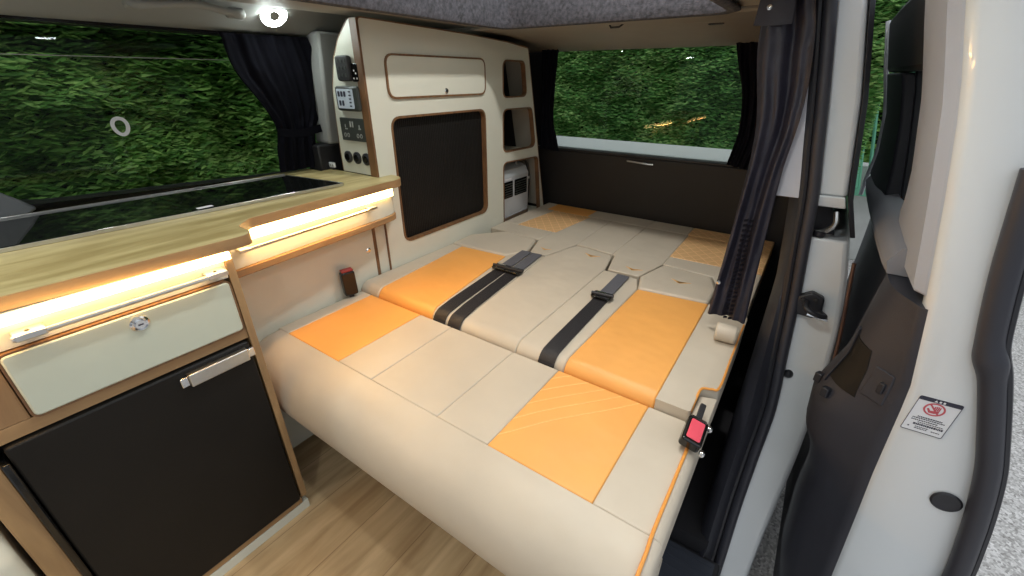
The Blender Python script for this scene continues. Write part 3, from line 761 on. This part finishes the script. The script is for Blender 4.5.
# ------------------------------------------------------------------ tall cupboard
XT0 = -1.2
tc = thing('tall_cupboard', 'cream tall cupboard with black roller door beside the bed', 'cupboard', (-1.35, 1.45, .02))
out = rpoly([(.938, .02), (2.055, .02), (2.052, .42), (2.037, .512), (1.857, 1.266), (1.70, 1.281), (1.45, 1.293), (1.235, 1.299), (.938, 1.306)], [0, 0, .0, .1, .012, .1, .2, .2, .012])
h_t = rr(1.020, .590, 1.525, 1.025, .035)
c1 = rpoly([(1.662, 1.070), (1.849, 1.070), (1.826, 1.213), (1.662, 1.213)], .028)
c2 = rpoly([(1.660, .836), (1.937, .832), (1.896, 1.016), (1.660, 1.018)], .032)
c3 = rpoly([(1.660, .487), (2.000, .487), (1.964, .776), (1.660, .786)], [.004, .004, .03, .03])
hol = [h_t, c1, c2, c3]
obj('face_panel', holed(out, hol, XF, XT0-.018, XT0), M['cream'], tc)
# brown edge banding round the panel and the openings
rim = [p for p in out]
et = B()
top = [p for p in out if p[1] > .5]
obj('edge_band', ring(out, grow(out, .0035), XF, XT0-.019, XT0+.001), M['edge'], tc)
obj('corner_edge', B().prism([(.930, .845), (.9365, .845), (.9365, 1.306), (.930, 1.306)], XF, -1.232, XT0+.001), M['edge'], tc, .001)
for h, w in ((h_t, .006), (c1, .004), (c2, .004), (c3, .004)):
    obj('opening_trim', ring(grow(h, -.0015), grow(h, w), XF, XT0-.0185, XT0+.0025), M['edge'], tc)
lk = rr(1.016, 1.084, 1.531, 1.218, .035)
ld = obj('locker_door', B().prism(grow(lk, -.006), XF, XT0+.0005, XT0+.006), M['cream'], tc, .001)
obj('door_rim', ring(grow(lk, -.006), lk, XF, XT0+.0003, XT0+.0065), M['edge'], ld)
obj('door_knob', B().lathe([(.001, 0), (.009, 0), (.010, .002), (.0075, .005), (.005, .004), (.001, .004)], (XT0+.006, 1.29, 1.104), (1, 0, 0), 20), M['chrome'], ld)
obj('knob_centre', B().lathe([(.001, 0), (.0042, 0), (.001, .0012)], (XT0+.0102, 1.29, 1.104), (1, 0, 0), 12), M['dark'], ld)
# roller door of narrow vertical slats
tm = []; y = 1.012
n = 64; w = (1.585-.985)/n
pts = []
for i in range(n):
    y0 = .985+i*w
    pts += [(XT0-.0226, y0), (XT0-.0217, y0+w*.12), (XT0-.0213, y0+w*.5), (XT0-.0217, y0+w*.88)]
pts += [(XT0-.0226, 1.585), (XT0-.030, 1.585), (XT0-.030, .985)]
obj('roller_door', B().prism(pts, ZF, .560, 1.055), M['tambour'], tc, ang=60)
# inside of the open cubbies
obj('back_board', B().box(-1.50, -1.485, 1.64, 2.05, .47, 1.26), M['panelbrown'], tc, label='dark back board inside the cubbies')
obj('divider', B().box(-1.484, XT0-.0185, 1.632, 1.644, .40, 1.28), M['cream'], tc)
obj('shelf', B().box(-1.484, XT0-.0185, 1.6445, 1.98, .80, .815), M['cream'], tc)
obj('shelf', B().box(-1.484, XT0-.0185, 1.6445, 1.90, 1.035, 1.05), M['cream'], tc)
obj('shelf', B().box(-1.484, XT0-.0185, 1.6445, 2.04, .468, .484), M['cream'], tc)
obj('top_board', B().box(-1.484, XT0-.0185, 1.6445, 1.84, 1.235, 1.247), M['cream'], tc)
obj('end_panel', B().prism([(2.037, .50), (2.050, .50), (1.872, 1.262), (1.857, 1.262)], XF, -1.335, XT0-.0185), M['header'], tc)
obj('inner_board', B().prism([(2.037, .50), (2.050, .50), (1.872, 1.262), (1.857, 1.262)], XF, -1.484, -1.3355), M['panelbrown'], tc)
# side panel carrying the controls
sp_ = rpoly([(-1.2185, .846), (-1.2185, 1.306), (-1.245, 1.306), (-1.307, 1.255), (-1.346, 1.20), (-1.379, 1.11), (-1.387, 1.018), (-1.393, .918), (-1.393, .846)], [0, .004, .02, .05, .08, .15, .15, .1, 0])
sdp = obj('side_panel', B().prism(sp_, YF, .938, .954), M['cream'], tc, .001)
sg_ = [p for p in sp_ if p[0] < -1.25]
obj('side_edge', B().tube([(p[0]-.002, .946, p[1]) for p in sg_], .008, 6), M['edge'], tc)
F0 = .9378
def face(x0, z0, x1, z1, r, d0, d1): return B().prism(rr(x0, z0, x1, z1, r), YF, F0-d1, F0-d0)
sb = obj('switch_box', face(-1.320, 1.138, -1.255, 1.210, .012, 0, .016), M['dark'], tc, .004, label='black switch box')
mk = B()
for i in range(3):
    for j in range(3): mk.add([], []); mk.prism(rr(-1.309+i*.017, 1.150+j*.02, -1.301+i*.017, 1.160+j*.02, .002), YF, F0-.0175, F0-.0162)
obj('box_buttons', mk, M['slate'], sb)
us = obj('usb_socket', face(-1.254, 1.136, -1.221, 1.188, .003, 0, .008), M['blackgloss'], tc, .002)
ud = B()
for x, z in ((-1.245, 1.146), (-1.230, 1.146), (-1.241, 1.168), (-1.233, 1.160)): ud.prism(rr(x-.0025, z-.0025, x+.0025, z+.0025, .002), YF, F0-.0092, F0-.0082)
obj('socket_marks', ud, M['paper'], us)
cp = obj('control_display', face(-1.346, 1.050, -1.228, 1.124, .012, 0, .016), M['slate'], tc, .005, label='dark framed control display with a grey screen')
obj('screen', face(-1.335, 1.058, -1.252, 1.116, .005, .0162, .018), M['lcd'], cp, .001)
ic = B()
for i in range(3): ic.prism(rr(-1.327+i*.015, 1.093, -1.318+i*.015, 1.109, .003), YF, F0-.0195, F0-.0182)
for i in range(2): ic.prism(rr(-1.325+i*.015, 1.066, -1.316+i*.015, 1.082, .003), YF, F0-.0195, F0-.0182)
for j in range(5): ic.prism(rr(-1.272, 1.064+j*.0105, -1.262, 1.068+j*.0105, .001), YF, F0-.0195, F0-.0182)
obj('screen_icons', ic, M['ink'], cp)
sw = obj('heater_panel', face(-1.357, .956, -1.228, 1.028, .003, 0, .008), M['slate'], tc, .002, label='dark panel with faint grey symbols')
for x, z, w_, h_ in ((-1.304, 1.000, .006, .018), (-1.292, 1.000, .006, .018), (-1.331, .992, .012, .004), (-1.331, .998, .004, .010), (-1.261, .994, .012, .004), (-1.258, .998, .004, .010)):
    obj('symbol_mark', B().prism(rr(x, z, x+w_, z+h_, .001), YF, F0-.0092, F0-.0082), M['mark'], sw)
for x in (-1.336, -1.319, -1.269, -1.252):
    c_ = [(x+.006*cos(2*pi*i/14), .974+.007*sin(2*pi*i/14)) for i in range(14)]
    obj('dial_mark', ring(grow(c_, -.002), c_, YF, F0-.0092, F0-.0082), M['mark'], sw)
for x in (-1.349, -1.300, -1.251):
    ps = obj('power_socket', B().lathe([(.001, 0), (.020, 0), (.020, .005), (.015, .008), (.013, .006), (.001, .006)], (x, F0, .899), (0, -1, 0), 24), M['rubber'], tc)
    obj('socket_flap', B().lathe([(.001, 0), (.011, 0), (.010, .003), (.001, .003)], (x, F0-.0064, .899), (0, -1, 0), 18), M['blackgloss'], ps)
tg = thing('wall_socket', 'small white socket low on the dark pillar beside the control panel', 'socket', (-1.455, .955, .8455))
obj('plate', B().box(-1.468, -1.435, .93, .937, .852, .870), M['paper'], tg, .002)
obj('socket_base', B().box(-1.466, -1.437, .926, .937, .8456, .8515), M['dark'], tg, .001)
mk = B()
for x in (-1.460, -1.447): mk.box(x, x+.006, .9285, .9298, .857, .864)
obj('socket_holes', mk, M['mark'], tg)

# silver power unit in the lowest cubby
pu = thing('power_unit', 'silver power unit with dark vents in the lowest cubby', 'power unit', (-1.33, 1.80, .4845))
obj('case', B().prism(rpoly([(-1.44, .4848), (-1.2285, .4848), (-1.2285, .700), (-1.245, .735), (-1.29, .752), (-1.44, .752)], .012), YF, 1.672, 1.925), M['silver'], pu, .006)
for y0, y1 in ((1.70, 1.776), (1.792, 1.906)):
    vv = obj('vent', B().prism(rr(y0, .600, y1, .682, .005), XF, -1.2288, -1.226), M['blackgloss'], pu, .001)
    sl = B()
    for k in range(6): sl.box(-1.2259, -1.2245, y0+.006, y1-.006, .607+k*.012, .611+k*.012)
    obj('vent_slats', sl, M['slate'], vv)
obj('base_rail', B().box(-1.2288, -1.222, 1.69, 1.915, .488, .505), M['alu'], pu, .002)
obj('top_handle', B().tube(smoothpath([(-1.262, 1.70, .745), (-1.262, 1.72, .768), (-1.262, 1.84, .768), (-1.262, 1.86, .745)], 5), .006, 8), M['alu'], pu)
obj('display', B().box(-1.2287, -1.2272, 1.71, 1.765, .688, .697), M['paper'], pu)
cb = B().tube(smoothpath([(-1.30, 1.80, .753), (-1.285, 1.86, .772), (-1.265, 1.92, .765), (-1.252, 1.948, .73), (-1.248, 1.955, .64), (-1.252, 1.955, .56), (-1.27, 1.95, .50)], 6), .007, 8)
obj('power_cable', cb, M['cable'], pu)
obj('cable_tie', B().lathe([(.001, 0), (.011, 0), (.011, .012), (.001, .012)], (-1.249, 1.953, .66), (0, 0, 1), 12), M['alu'], pu)

# ------------------------------------------------------------------ the bed
bed = thing('bed_seat', 'bench seat folded flat into a beige and orange leather bed', 'bed', (-.62, .9, 0))
obj('seat_base', B().box(-1.14, -.10, .56, 1.36, .004, .36), M['dark'], bed, .01)
XL, XR = -1.198, -.042
# front bolster
pr = [(.4875, .479)]
pr += [(.470-.0+.108*cos(a)*-1*-1 if False else .468-.106*sin(a), .373+.106*cos(a)) for a in [R(t) for t in range(4, 136, 8)]]
pr += [(.46, .285), (.55, .29), (.55, .36), (.4875, .40)]
bo = B()
rows = []
ends = [(XL, .55), (XL+.006, .85), (XL+.018, .97), (XL+.04, 1.0), (-.9, 1.0), (-.6, 1.0), (-.3, 1.0), (XR-.045, 1.0), (XR-.02, .99), (XR-.006, .95), (XR, .86)]
for x, s in ends:
    rows.append([(x, .5+(y-.5)*s, .385+(z-.385)*s) for y, z in pr])
bo.loft(rows)
obj('front_bolster', bo, M['beige'], bed, ang=50)
SX = [XL, -1.135, -.896, -.764, -.54, -.40, -.167, XR]
kinds = ['beige', 'orange', 'beige', 'beige', 'beige', 'owave', 'beige']
lab = {'orange': 'plain orange leather panel', 'owave': 'orange panel stitched in waves', 'oquilt': 'orange panel quilted in diamonds'}
for i in range(7):
    cushion('seat_panel', [(SX[i], .488), (SX[i+1], .488), (SX[i+1], .786), (SX[i], .786)], .39, .48, M[kinds[i]], bed, .0035, side=XR if i == 6 else (XL if i == 0 else None), sr=.02, label=lab.get(kinds[i]))
# orange piping along the seat's open side
pp = [(-.058, .795, .4815), (-.062, .70, .482), (-.062, .60, .482), (-.062, .50, .482)]
pp += [(-.060, .468-.108*sin(R(t)), .373+.109*cos(R(t))) for t in range(5, 120, 10)]
obj('piping', B().tube(smoothpath(pp, 3), .0032, 8), M['piping'], bed)
# backrest
by = .790; bt = 1.345; zt = .505
def bp_(name, poly, k, **kw):
    return cushion(name, poly, .40, zt, M[k], bed, .0045, front=by, fr=.035, label=lab.get(k), **kw)
bp_('back_panel', [(XL, by), (-1.105, by), (-1.142, 1.27), (XL, 1.27)], 'beige')
bp_('back_panel', [(-1.105, by), (-.851, by), (-.922, 1.285), (-1.142, 1.27)], 'orange')
bp_('back_panel', [(-.851, by), (-.737, by), (-.792, 1.372), (-.874, 1.368), (-.922, 1.285)], 'beige')
cpoly = rpoly([(-.737, by), (-.536, by), (-.541, 1.395), (-.572, 1.535), (-.70, 1.558), (-.745, 1.55), (-.792, 1.372)], [0, 0, 0, .03, .02, .02, 0])
bp_('back_panel', cpoly, 'beige')
bp_('back_panel', [(-.536, by), (-.389, by), (-.382, 1.30), (-.411, 1.378), (-.52, 1.385), (-.541, 1.385)], 'beige')
bp_('back_panel', [(-.389, by), (-.157, by), (-.160, 1.325), (-.382, 1.30)], 'orange')
# separate headrest ends
hl = rpoly([(XL, 1.2715), (-1.142, 1.2715), (-.924, 1.287), (-.876, 1.371), (-.918, 1.515), (-1.095, 1.527), (XL, 1.40)], [0, 0, 0, .01, .03, .04, .03])
hdl = cushion('headrest', hl, .41, zt+.005, M['beige'], bed, .016)
hrp = rpoly([(-.382, 1.302), (-.160, 1.327), (-.162, 1.44), (-.195, 1.538), (-.372, 1.552), (-.409, 1.40)], [0, 0, .02, .03, .03, .01])
hdr = cushion('headrest', hrp, .41, zt+.005, M['beige'], bed, .016)
# side wing on the open side
wgp = rpoly([(-.156, by), (-.082, by), (-.082, .885), (-.043, .905), (-.043, 1.32), (-.159, 1.325)], [0, .006, .015, .015, .04, 0])
wing = cushion('side_wing', wgp, .40, zt, M['beige'], bed, .006, front=by, fr=.03)
obj('wing_piping', B().tube(smoothpath([(-.083, .81, .490), (-.082, .85, .503), (-.079, .886, .5035), (-.060, .897, .5035), (-.046, .915, .5035), (-.046, 1.05, .5035), (-.046, 1.25, .5035)], 5), .003, 8), M['piping'], wing)
cushion('side_flap', rpoly([(-.080, by+.005), (-.043, by+.005), (-.043, .893), (-.080, .880)], .004), .40, .486, M['beige'], bed, .006)
cy = B().lathe([(.001, 0), (.022, 0), (.025, .004), (.025, .048), (.022, .052), (.001, .052)], (-.103, 1.125, .5305), (1, .06, 0), 24)
obj('recline_roll', cy, M['beige'], bed, label='cream leather roll at the backrest edge')
# embroidered wing emblems
def emblem(cx, cy_, z, s, parent, rot=0.):
    b = B()
    for sx in (-1, 1):
        for k in range(3):
            u = s*(1-.24*k); y0 = -s*.16*k
            pts = [(0, y0-.10*s), (sx*u, y0+.22*s), (sx*u*.92, y0+.10*s), (0, y0-.20*s)]
            pts = [(cx+p*cos(rot)-q*sin(rot), cy_+p*sin(rot)+q*cos(rot)) for p, q in pts]
            b.prism(pts if sx > 0 else pts[::-1], ZF, z, z+.0008)
    return obj('emblem', b, M['emblem'], parent)
emblem(-.275, 1.43, zt+.005, .034, hdr); emblem(-.64, 1.49, zt, .034, bed)
# rear cushion with tongues between the headrests
rc = thing('rear_cushion', 'beige and orange rear cushion filling the bed to the tailgate', 'cushion', (-.7, 1.8, .34))
cut_l = [(-1.19, 1.405), (-1.095, 1.533), (-.914, 1.521), (-.869, 1.372)]
zr = .503
def rp(poly, k, r=0, **kw):
    poly = [(p, q+.008 if q < 1.57 else q) for p, q in poly]
    return cushion('cushion_panel', rpoly(poly, r) if r else poly, .41, zr, M[k], rc, .0045, label=lab.get(k), **kw)
yb, ys = 2.096, 1.975
rp([(-1.195, 1.535), (-1.095, 1.5355), (-.918, 1.524), (-.918, 1.66), (-1.195, 1.66)], 'beige')
rp([(-1.195, 1.66), (-1.118, 1.66), (-1.088, ys), (-1.195, ys)], 'beige')
rp([(-1.118, 1.66), (-.905, 1.66), (-.875, ys), (-1.088, ys)], 'oquilt')
rp([(-.918, 1.524), (-.870, 1.376), (-.797, 1.380), (-.750, 1.562), (-.757, ys), (-.875, ys), (-.905, 1.66), (-.918, 1.66)], 'beige')
rp([(-.750, 1.562), (-.70, 1.566), (-.580, 1.545), (-.580, ys), (-.757, ys)], 'beige')
rp([(-.580, 1.545), (-.567, 1.538), (-.534, 1.395), (-.415, 1.400), (-.378, 1.562), (-.384, ys), (-.580, ys)], 'beige')
rp([(-.378, 1.562), (-.195, 1.546), (-.150, 1.44), (-.05, 1.43), (-.05, 1.672), (-.381, 1.662)], 'beige')
rp([(-.381, 1.662), (-.05, 1.672), (-.05, ys), (-.384, ys)], 'oquilt')
for x0, x1, k in ((-1.195, -1.135, 'beige'), (-1.135, -.895, 'orange'), (-.895, -.58, 'beige'), (-.58, -.39, 'beige'), (-.39, -.05, 'oquilt')):
    rp([(x0, ys), (x1, ys), (x1, yb), (x0, yb)], k)
emblem(-.455, 1.46, zr, .034, rc); emblem(-.835, 1.45, zr, .026, rc)
obj('cushion_board', B().box(-1.19, -.06, 1.575, 2.09, .385, .4095), M['carcass'], rc)
for x in (-1.12, -.14): obj('support_leg', B().box(x-.02, x+.02, 2.0, 2.04, .001, .3845), M['dark'], rc)

# seat belts lying over the backrest
def belt(x0, x1, label):
    p0, p1 = Vector((x0, by, 0)), Vector((x1, 1.372, 0))
    X = lambda y: x0+(x1-x0)*(y-by)/(1.372-by)
    t = thing('seat_belt', label, 'seat belt', (X(1.1), 1.1, zt), 'seat belts on the bed')
    path = [(X(by)-.0, by-.0025, .484)]
    for k in range(7):
        a = R(k*15); path.append((X(by), by+.035-.0375*cos(a), zt-.035+.0375*sin(a)))
    yk = 1.165
    path += [(X(y), y, zt+.0028) for y in (.88, .96, 1.05, 1.12, yk)]
    wv = (1, 0, 0)
    obj('webbing', B().ribbon(path, wv, .047, .0022), M['webbing'], t, ang=60)
    tail = [(X(y), y, zt+.0050+(.002 if y < 1.2 else 0)) for y in (yk-.01, 1.2, 1.28, 1.366)]
    obj('webbing_tail', B().ribbon(tail, wv, .044, .0024), M['webgrey'], t, label='greyer doubled end of the webbing')
    bx, byk, bz = X(yk), yk, zt+.0085
    bf = ring(rr(-.027, -.016, .027, .016, .006), rr(-.034, -.022, .034, .022, .010), lambda p, q, h: (bx+p, byk+q, h), bz-.002, bz+.006)
    bk = obj('buckle', bf, M['blackgloss'], t, .0015)
    obj('buckle_bar', B().tube([(bx-.036, byk-.004, bz+.007), (bx+.036, byk+.004, bz+.007)], .0055, 10), M['dark'], bk)
    obj('buckle_tongue', B().prism(rr(bx-.024, byk+.004, bx+.010, byk+.016, .003), ZF, bz+.005, bz+.0085), M['chrome'], bk, .001)
    return t
belt(-.819, -.874, 'black seat belt nearest the kitchen, left of the white stripe')
belt(-.760, -.824, 'black seat belt right of the white stripe beside the middle seat')
belt(-.440, -.459, 'single black seat belt beside the right-hand orange panel')

def buckle_end(name, label, c, ax, up_, red, L=.075, W=.021, T=.013):
    ax = Vector(ax).normalized(); up_ = Vector(up_); up_ = (up_-ax*up_.dot(ax)).normalized(); sd_ = ax.cross(up_); c = Vector(c)
    t = thing(name, label, 'buckle', c-Vector((0, 0, .03)))
    f = lambda p, q, h: tuple(c+sd_*p+ax*q+up_*h)
    obj('housing', B().prism(rr(-W, -L/2, W, L/2, .008), f, -T, T), M['blackgloss'], t, .004, 3)
    return t, f
t, f = buckle_end('seat_belt_buckle', 'black buckle with bright red button at the right edge of the bed', (-.060, .728, .507), (-.02, 1, .14), (.25, -.1, 1), True, .068, .020, .012)
obj('release_button', B().prism(rr(-.0135, -.026, .0135, .024, .004), f, .0122, .0145), M['red'], t, .001)
obj('stalk', B().prism(rr(-.006, .0345, .006, .085, .004), f, -.004, .004), M['dark'], t, .002)
for q in (.030, -.036): obj('rivet', B().lathe([(.001, 0), (.006, 0), (.0075, .005), (.005, .009), (.001, .010)], f(.021, q, 0), Vector(f(1, 0, 0))-Vector(f(0, 0, 0)), 14), M['chrome'], t)
obj('buckle_edge', B().prism(rr(-.015, .0255, .015, .032, .002), f, .0122, .014), M['chrome'], t)
t, f = buckle_end('seat_belt_buckle', 'dark buckle with red top standing between bed and low cupboard', (-1.178, .738, .532), (0, -.03, 1), (1, -.3, 0), True, .085, .022, .013)
obj('release_button', B().prism(rr(-.019, .043, .019, .050, .003), f, -.010, .010), M['darkred'], t, .001)
obj('stalk', B().prism(rr(-.008, -.075, .008, -.0435, .004), f, -.004, .004), M['dark'], t, .002)

# ------------------------------------------------------------------ curtains
def curtain(name, label, L, Rr, m, pleats, amp, nrm, parts=None, seed=0, nu=60, nv=36):
    rnd = random.Random(seed); Lp = smoothpath(L, 6); Rp = smoothpath(Rr, 6)
    def at(P, v):
        k = v*(len(P)-1); i = min(int(k), len(P)-2); return P[i].lerp(P[i+1], k-i)
    rows = []; nrm = Vector(nrm)
    for j in range(nv+1):
        v = j/nv; a, b = at(Lp, v), at(Rp, v); row = []
        for i in range(nu+1):
            u = i/nu
            w = sin(2*pi*(u*pleats+.15*sin(v*5+seed)))*amp+.5*amp*sin(2*pi*u*pleats*2.3+seed+v*3)+.6*amp*noise.noise(Vector((u*6, v*14, seed*3.1)))
            row.append(a.lerp(b, u)+nrm*w)
        rows.append(row)
    back = [[p-nrm*.009 for p in r] for r in rows]
    bb = B()
    ringr = [r+q[::-1] for r, q in zip(rows, back)]
    bb.loft(ringr)
    t = thing(name, label, 'curtain', rows[-1][nu//2])
    obj('cloth', bb, m, t, ang=80)
    return t
xl = -1.512
ct = curtain('curtain', 'dark curtain tied back at the rear end of the side window',
        [(xl, .69, 1.266), (xl, .704, 1.172), (xl, .763, 1.072), (xl, .796, .997), (xl, .785, .93), (xl, .775, .853)],
        [(xl, .962, 1.270), (xl, .985, 1.184), (xl, .975, 1.063), (xl, .938, .985), (xl, .926, .93), (xl, .918, .853)], M['curtainblack'], 4, .006, (1, 0, .0), seed=1)
obj('tie_band', B().ribbon(smoothpath([(xl+.014, .785, .985), (xl+.019, .86, .975), (xl+.014, .945, .985)], 6), (0, 0, 1), .025, .003), M['curtainblack'], ct)
curtain('curtain', 'black curtain at the left edge of the rear window',
        [(-1.252, 2.075, 1.278), (-1.252, 2.075, 1.0), (-1.25, 2.075, .80)],
        [(-1.165, 2.075, 1.278), (-1.182, 2.075, 1.06), (-1.180, 2.075, .93), (-1.160, 2.075, .86), (-1.140, 2.075, .795)], M['curtainblack'], 3, .008, (0, -1, 0), seed=2)
curtain('curtain', 'black curtain at the right edge of the rear window',
        [(-.372, 2.075, 1.280), (-.345, 2.075, 1.19), (-.310, 2.075, 1.09), (-.292, 2.075, .96), (-.298, 2.075, .88), (-.308, 2.075, .81)],
        [(-.18, 2.075, 1.280), (-.18, 2.075, 1.09), (-.17, 2.075, .90), (-.19, 2.075, .79)], M['curtainblack'], 4, .009, (0, -1, 0), seed=3)
YC = 1.178
dc = curtain('curtain', 'navy curtain gathered at the side door pillar, hanging to the bed',
        [(-.172, YC, 1.318), (-.165, YC, 1.20), (-.130, YC, 1.04), (-.127, YC, .86), (-.132, YC, .70), (-.138, YC, .552)],
        [(-.088, YC, 1.318), (-.062, YC, 1.22), (-.048, YC, 1.09), (-.054, YC, .95), (-.050, YC, .77), (-.043, YC, .548)], M['curtaindoor'], 1.4, .009, (0, -1, 0), seed=4)
obj('heading_band', B().ribbon(smoothpath([(-.176, YC-.02, 1.29), (-.14, YC-.024, 1.288), (-.112, YC-.02, 1.29)], 6), (0, 0, 1), .085, .004), M['curtain'], dc)
obj('press_stud', B().lathe([(.001, 0), (.006, 0), (.005, .004), (.001, .005)], (-.155, YC-.0255, 1.278), (0, -1, 0), 12), M['chrome'], dc)
obj('press_stud', B().lathe([(.001, 0), (.006, 0), (.005, .004), (.001, .005)], (-.128, YC-.016, .655), (0, -1, 0), 12), M['chrome'], dc)
# stitched gathers down the curtain
st_ = B()
for k in range(22):
    z = .56+k*.013
    for dx in (0, .012): st_.obox((-.092+dx-.0004*k, YC-.018, z), (.0045, 0, .0015), (0, .0015, 0), (0, 0, .0028))
obj('gather_stitch', st_, M['curtainblack'], dc)

# ------------------------------------------------------------------ lamps and handle on the roof
def lamp(c, nrm, label, ring_r=.030):
    t = thing('ceiling_or_fill_lamp', label, 'lamp', c, 'ring lamps on the roof lining, with those added as fill')
    c = Vector(c); n = Vector(nrm).normalized()
    obj('housing', B().lathe([(.001, 0), (.046, 0), (.046, .004), (.041, .009), (.001, .009)], c, n, 32), M['white'], t)
    obj('ring_light', B().lathe([(.0165, .0092), (.036, .0092), (.036, .012), (.032, .014), (.020, .014), (.0165, .012)], c, n, 32), M['ring'], t)
    obj('lens_centre', B().lathe([(.001, .0092), (.0163, .0092), (.015, .0135), (.001, .0135)], c, n, 20), M['mark'], t)
lamp((-1.446, .825, 1.322), (.72, -.06, -.69), 'glowing white ring lamp on the grey roof edge above the curtain')
lamp((-.175, .62, 1.3215), (0, 0, -1), 'added fill ring lamp on the roof lining above the open side door')  # this and the next two are added out of view to brighten the interior
lamp((-.175, -.35, 1.3215), (0, 0, -1), 'added fill ring lamp on the roof lining near the cab')
lamp((-1.19, -.25, 1.3215), (0, 0, -1), 'added fill ring lamp on the roof lining above the kitchen')
def fill_disc(c, n, power):  # fill light for the added, unseen lamps only
    ld_ = bpy.data.lights.new('fill_light', 'AREA'); ld_.shape = 'DISK'; ld_.size = .075; ld_.energy = power; ld_.color = (1, .98, .95)
    o = bpy.data.objects.new('fill_light', ld_); COL.objects.link(o); n = Vector(n).normalized()
    o.location = Vector(c)+n*.016; o.rotation_euler = n.to_track_quat('-Z', 'Y').to_euler()
for c, p_ in (((-.175, .62, 1.3215), .7), ((-.175, -.35, 1.3215), 1.6), ((-1.19, -.25, 1.3215), 1.6)): fill_disc(c, (0, 0, -1), p_)
for c in ((-.50, 1.15, 1.9495), (-.50, .25, 1.9495)):  # two more unseen lamps added as fill from above
    lamp(c, (0, 0, -1), 'added fill ring lamp high in the raised roof over the %s of the bed' % ('head' if c[1] > 1 else 'foot')); fill_disc(c, (0, 0, -1), 7.5 if c[1] > 1 else 2.5)
def strip(c, size, n, power):
    ld_ = bpy.data.lights.new('led_light', 'AREA'); ld_.shape = 'RECTANGLE'; ld_.size, ld_.size_y = size; ld_.energy = power; ld_.color = (1, .52, .13)
    o = bpy.data.objects.new('led_light', ld_); COL.objects.link(o); o.location = c
    o.rotation_euler = Vector(n).to_track_quat('-Z', 'Y').to_euler()
strip((-.964, .02, .806), (.60, .012), (.8, 0, -.6), .9)
strip((-1.090, .62, .800), (.40, .012), (.75, .05, -.65), 1.3)
gh = thing('assist_grip', 'grey grab handle on the roof edge above the side window', 'grab handle', (-1.46, .59, 1.29))
gpth = smoothpath([(-1.450, .475, 1.322), (-1.43, .477, 1.308), (-1.412, .51, 1.307), (-1.405, .60, 1.316), (-1.412, .69, 1.307), (-1.43, .723, 1.308), (-1.450, .725, 1.322)], 5)
obj('grip', B().tube(gpth, [.012 if (i < 10 or i > 20) else .009 for i in range(len(gpth))], 12), M['greytrim'], gh)
for y in (.485, .715): obj('mount', B().obox((-1.446, y, 1.312), (.016, 0, .009), (0, .022, 0), (.004, 0, -.007)), M['greytrim'], gh, .006, 3)

# front seat corner at lower left
fs = thing('front_seat', 'cream trimmed front seat base at the lower left corner', 'seat', (-1.05, -.32, 0))
obj('seat_shell', B().prism(rpoly([(-1.25, .02), (-.96, .02), (-.96, .40), (-1.0, .47), (-1.25, .47)], .04), YF, -.60, -.122), M['cream'], fs, .02, 4)
obj('seat_foot', B().box(-1.22, -.99, -.58, -.15, .0005, .0195), M['dark'], fs)

# ------------------------------------------------------------------ light, camera, colour
W = bpy.data.worlds.new('world'); S.world = W; W.use_nodes = True
nt = W.node_tree; bg = nt.nodes['Background']
tcn = nt.nodes.new('ShaderNodeTexCoord'); sx = nt.nodes.new('ShaderNodeSeparateXYZ'); rp_ = nt.nodes.new('ShaderNodeValToRGB')
nt.links.new(tcn.outputs['Generated'], sx.inputs['Vector']); nt.links.new(sx.outputs['Z'], rp_.inputs['Fac'])
rp_.color_ramp.elements[0].color = (.25, .265, .285, 1); rp_.color_ramp.elements[1].color = (1.25, 1.31, 1.38, 1)
k_ = rp_.color_ramp.elements.new(.16); k_.color = (.34, .37, .40, 1)
k_ = rp_.color_ramp.elements.new(.40); k_.color = (.90, 1.0, 1.10, 1)
nt.links.new(rp_.outputs['Color'], bg.inputs['Color']); bg.inputs['Strength'].default_value = .8
def area(name, loc, rot, size, power, col):
    ld_ = bpy.data.lights.new(name, 'AREA'); ld_.shape = 'RECTANGLE'; ld_.size, ld_.size_y = size; ld_.energy = power; ld_.color = col
    o = bpy.data.objects.new(name, ld_); COL.objects.link(o); o.location = loc; o.rotation_euler = rot; return o

cam = bpy.data.cameras.new('camera'); co = bpy.data.objects.new('camera', cam); COL.objects.link(co); S.camera = co
F = 423.; pitch = math.atan2(211, F); yaw = math.atan2(328, math.hypot(F, 211))
co.location = (0, 0, 1.15); co.rotation_euler = (pi/2-pitch, 0, yaw)
cam.sensor_width = 36; cam.lens = 36*F/1024; cam.clip_start = .01
S.view_settings.view_transform = 'Standard'; S.view_settings.look = 'None'; S.view_settings.gamma = 1; S.view_settings.use_curve_mapping = False
S.view_settings.exposure = .20
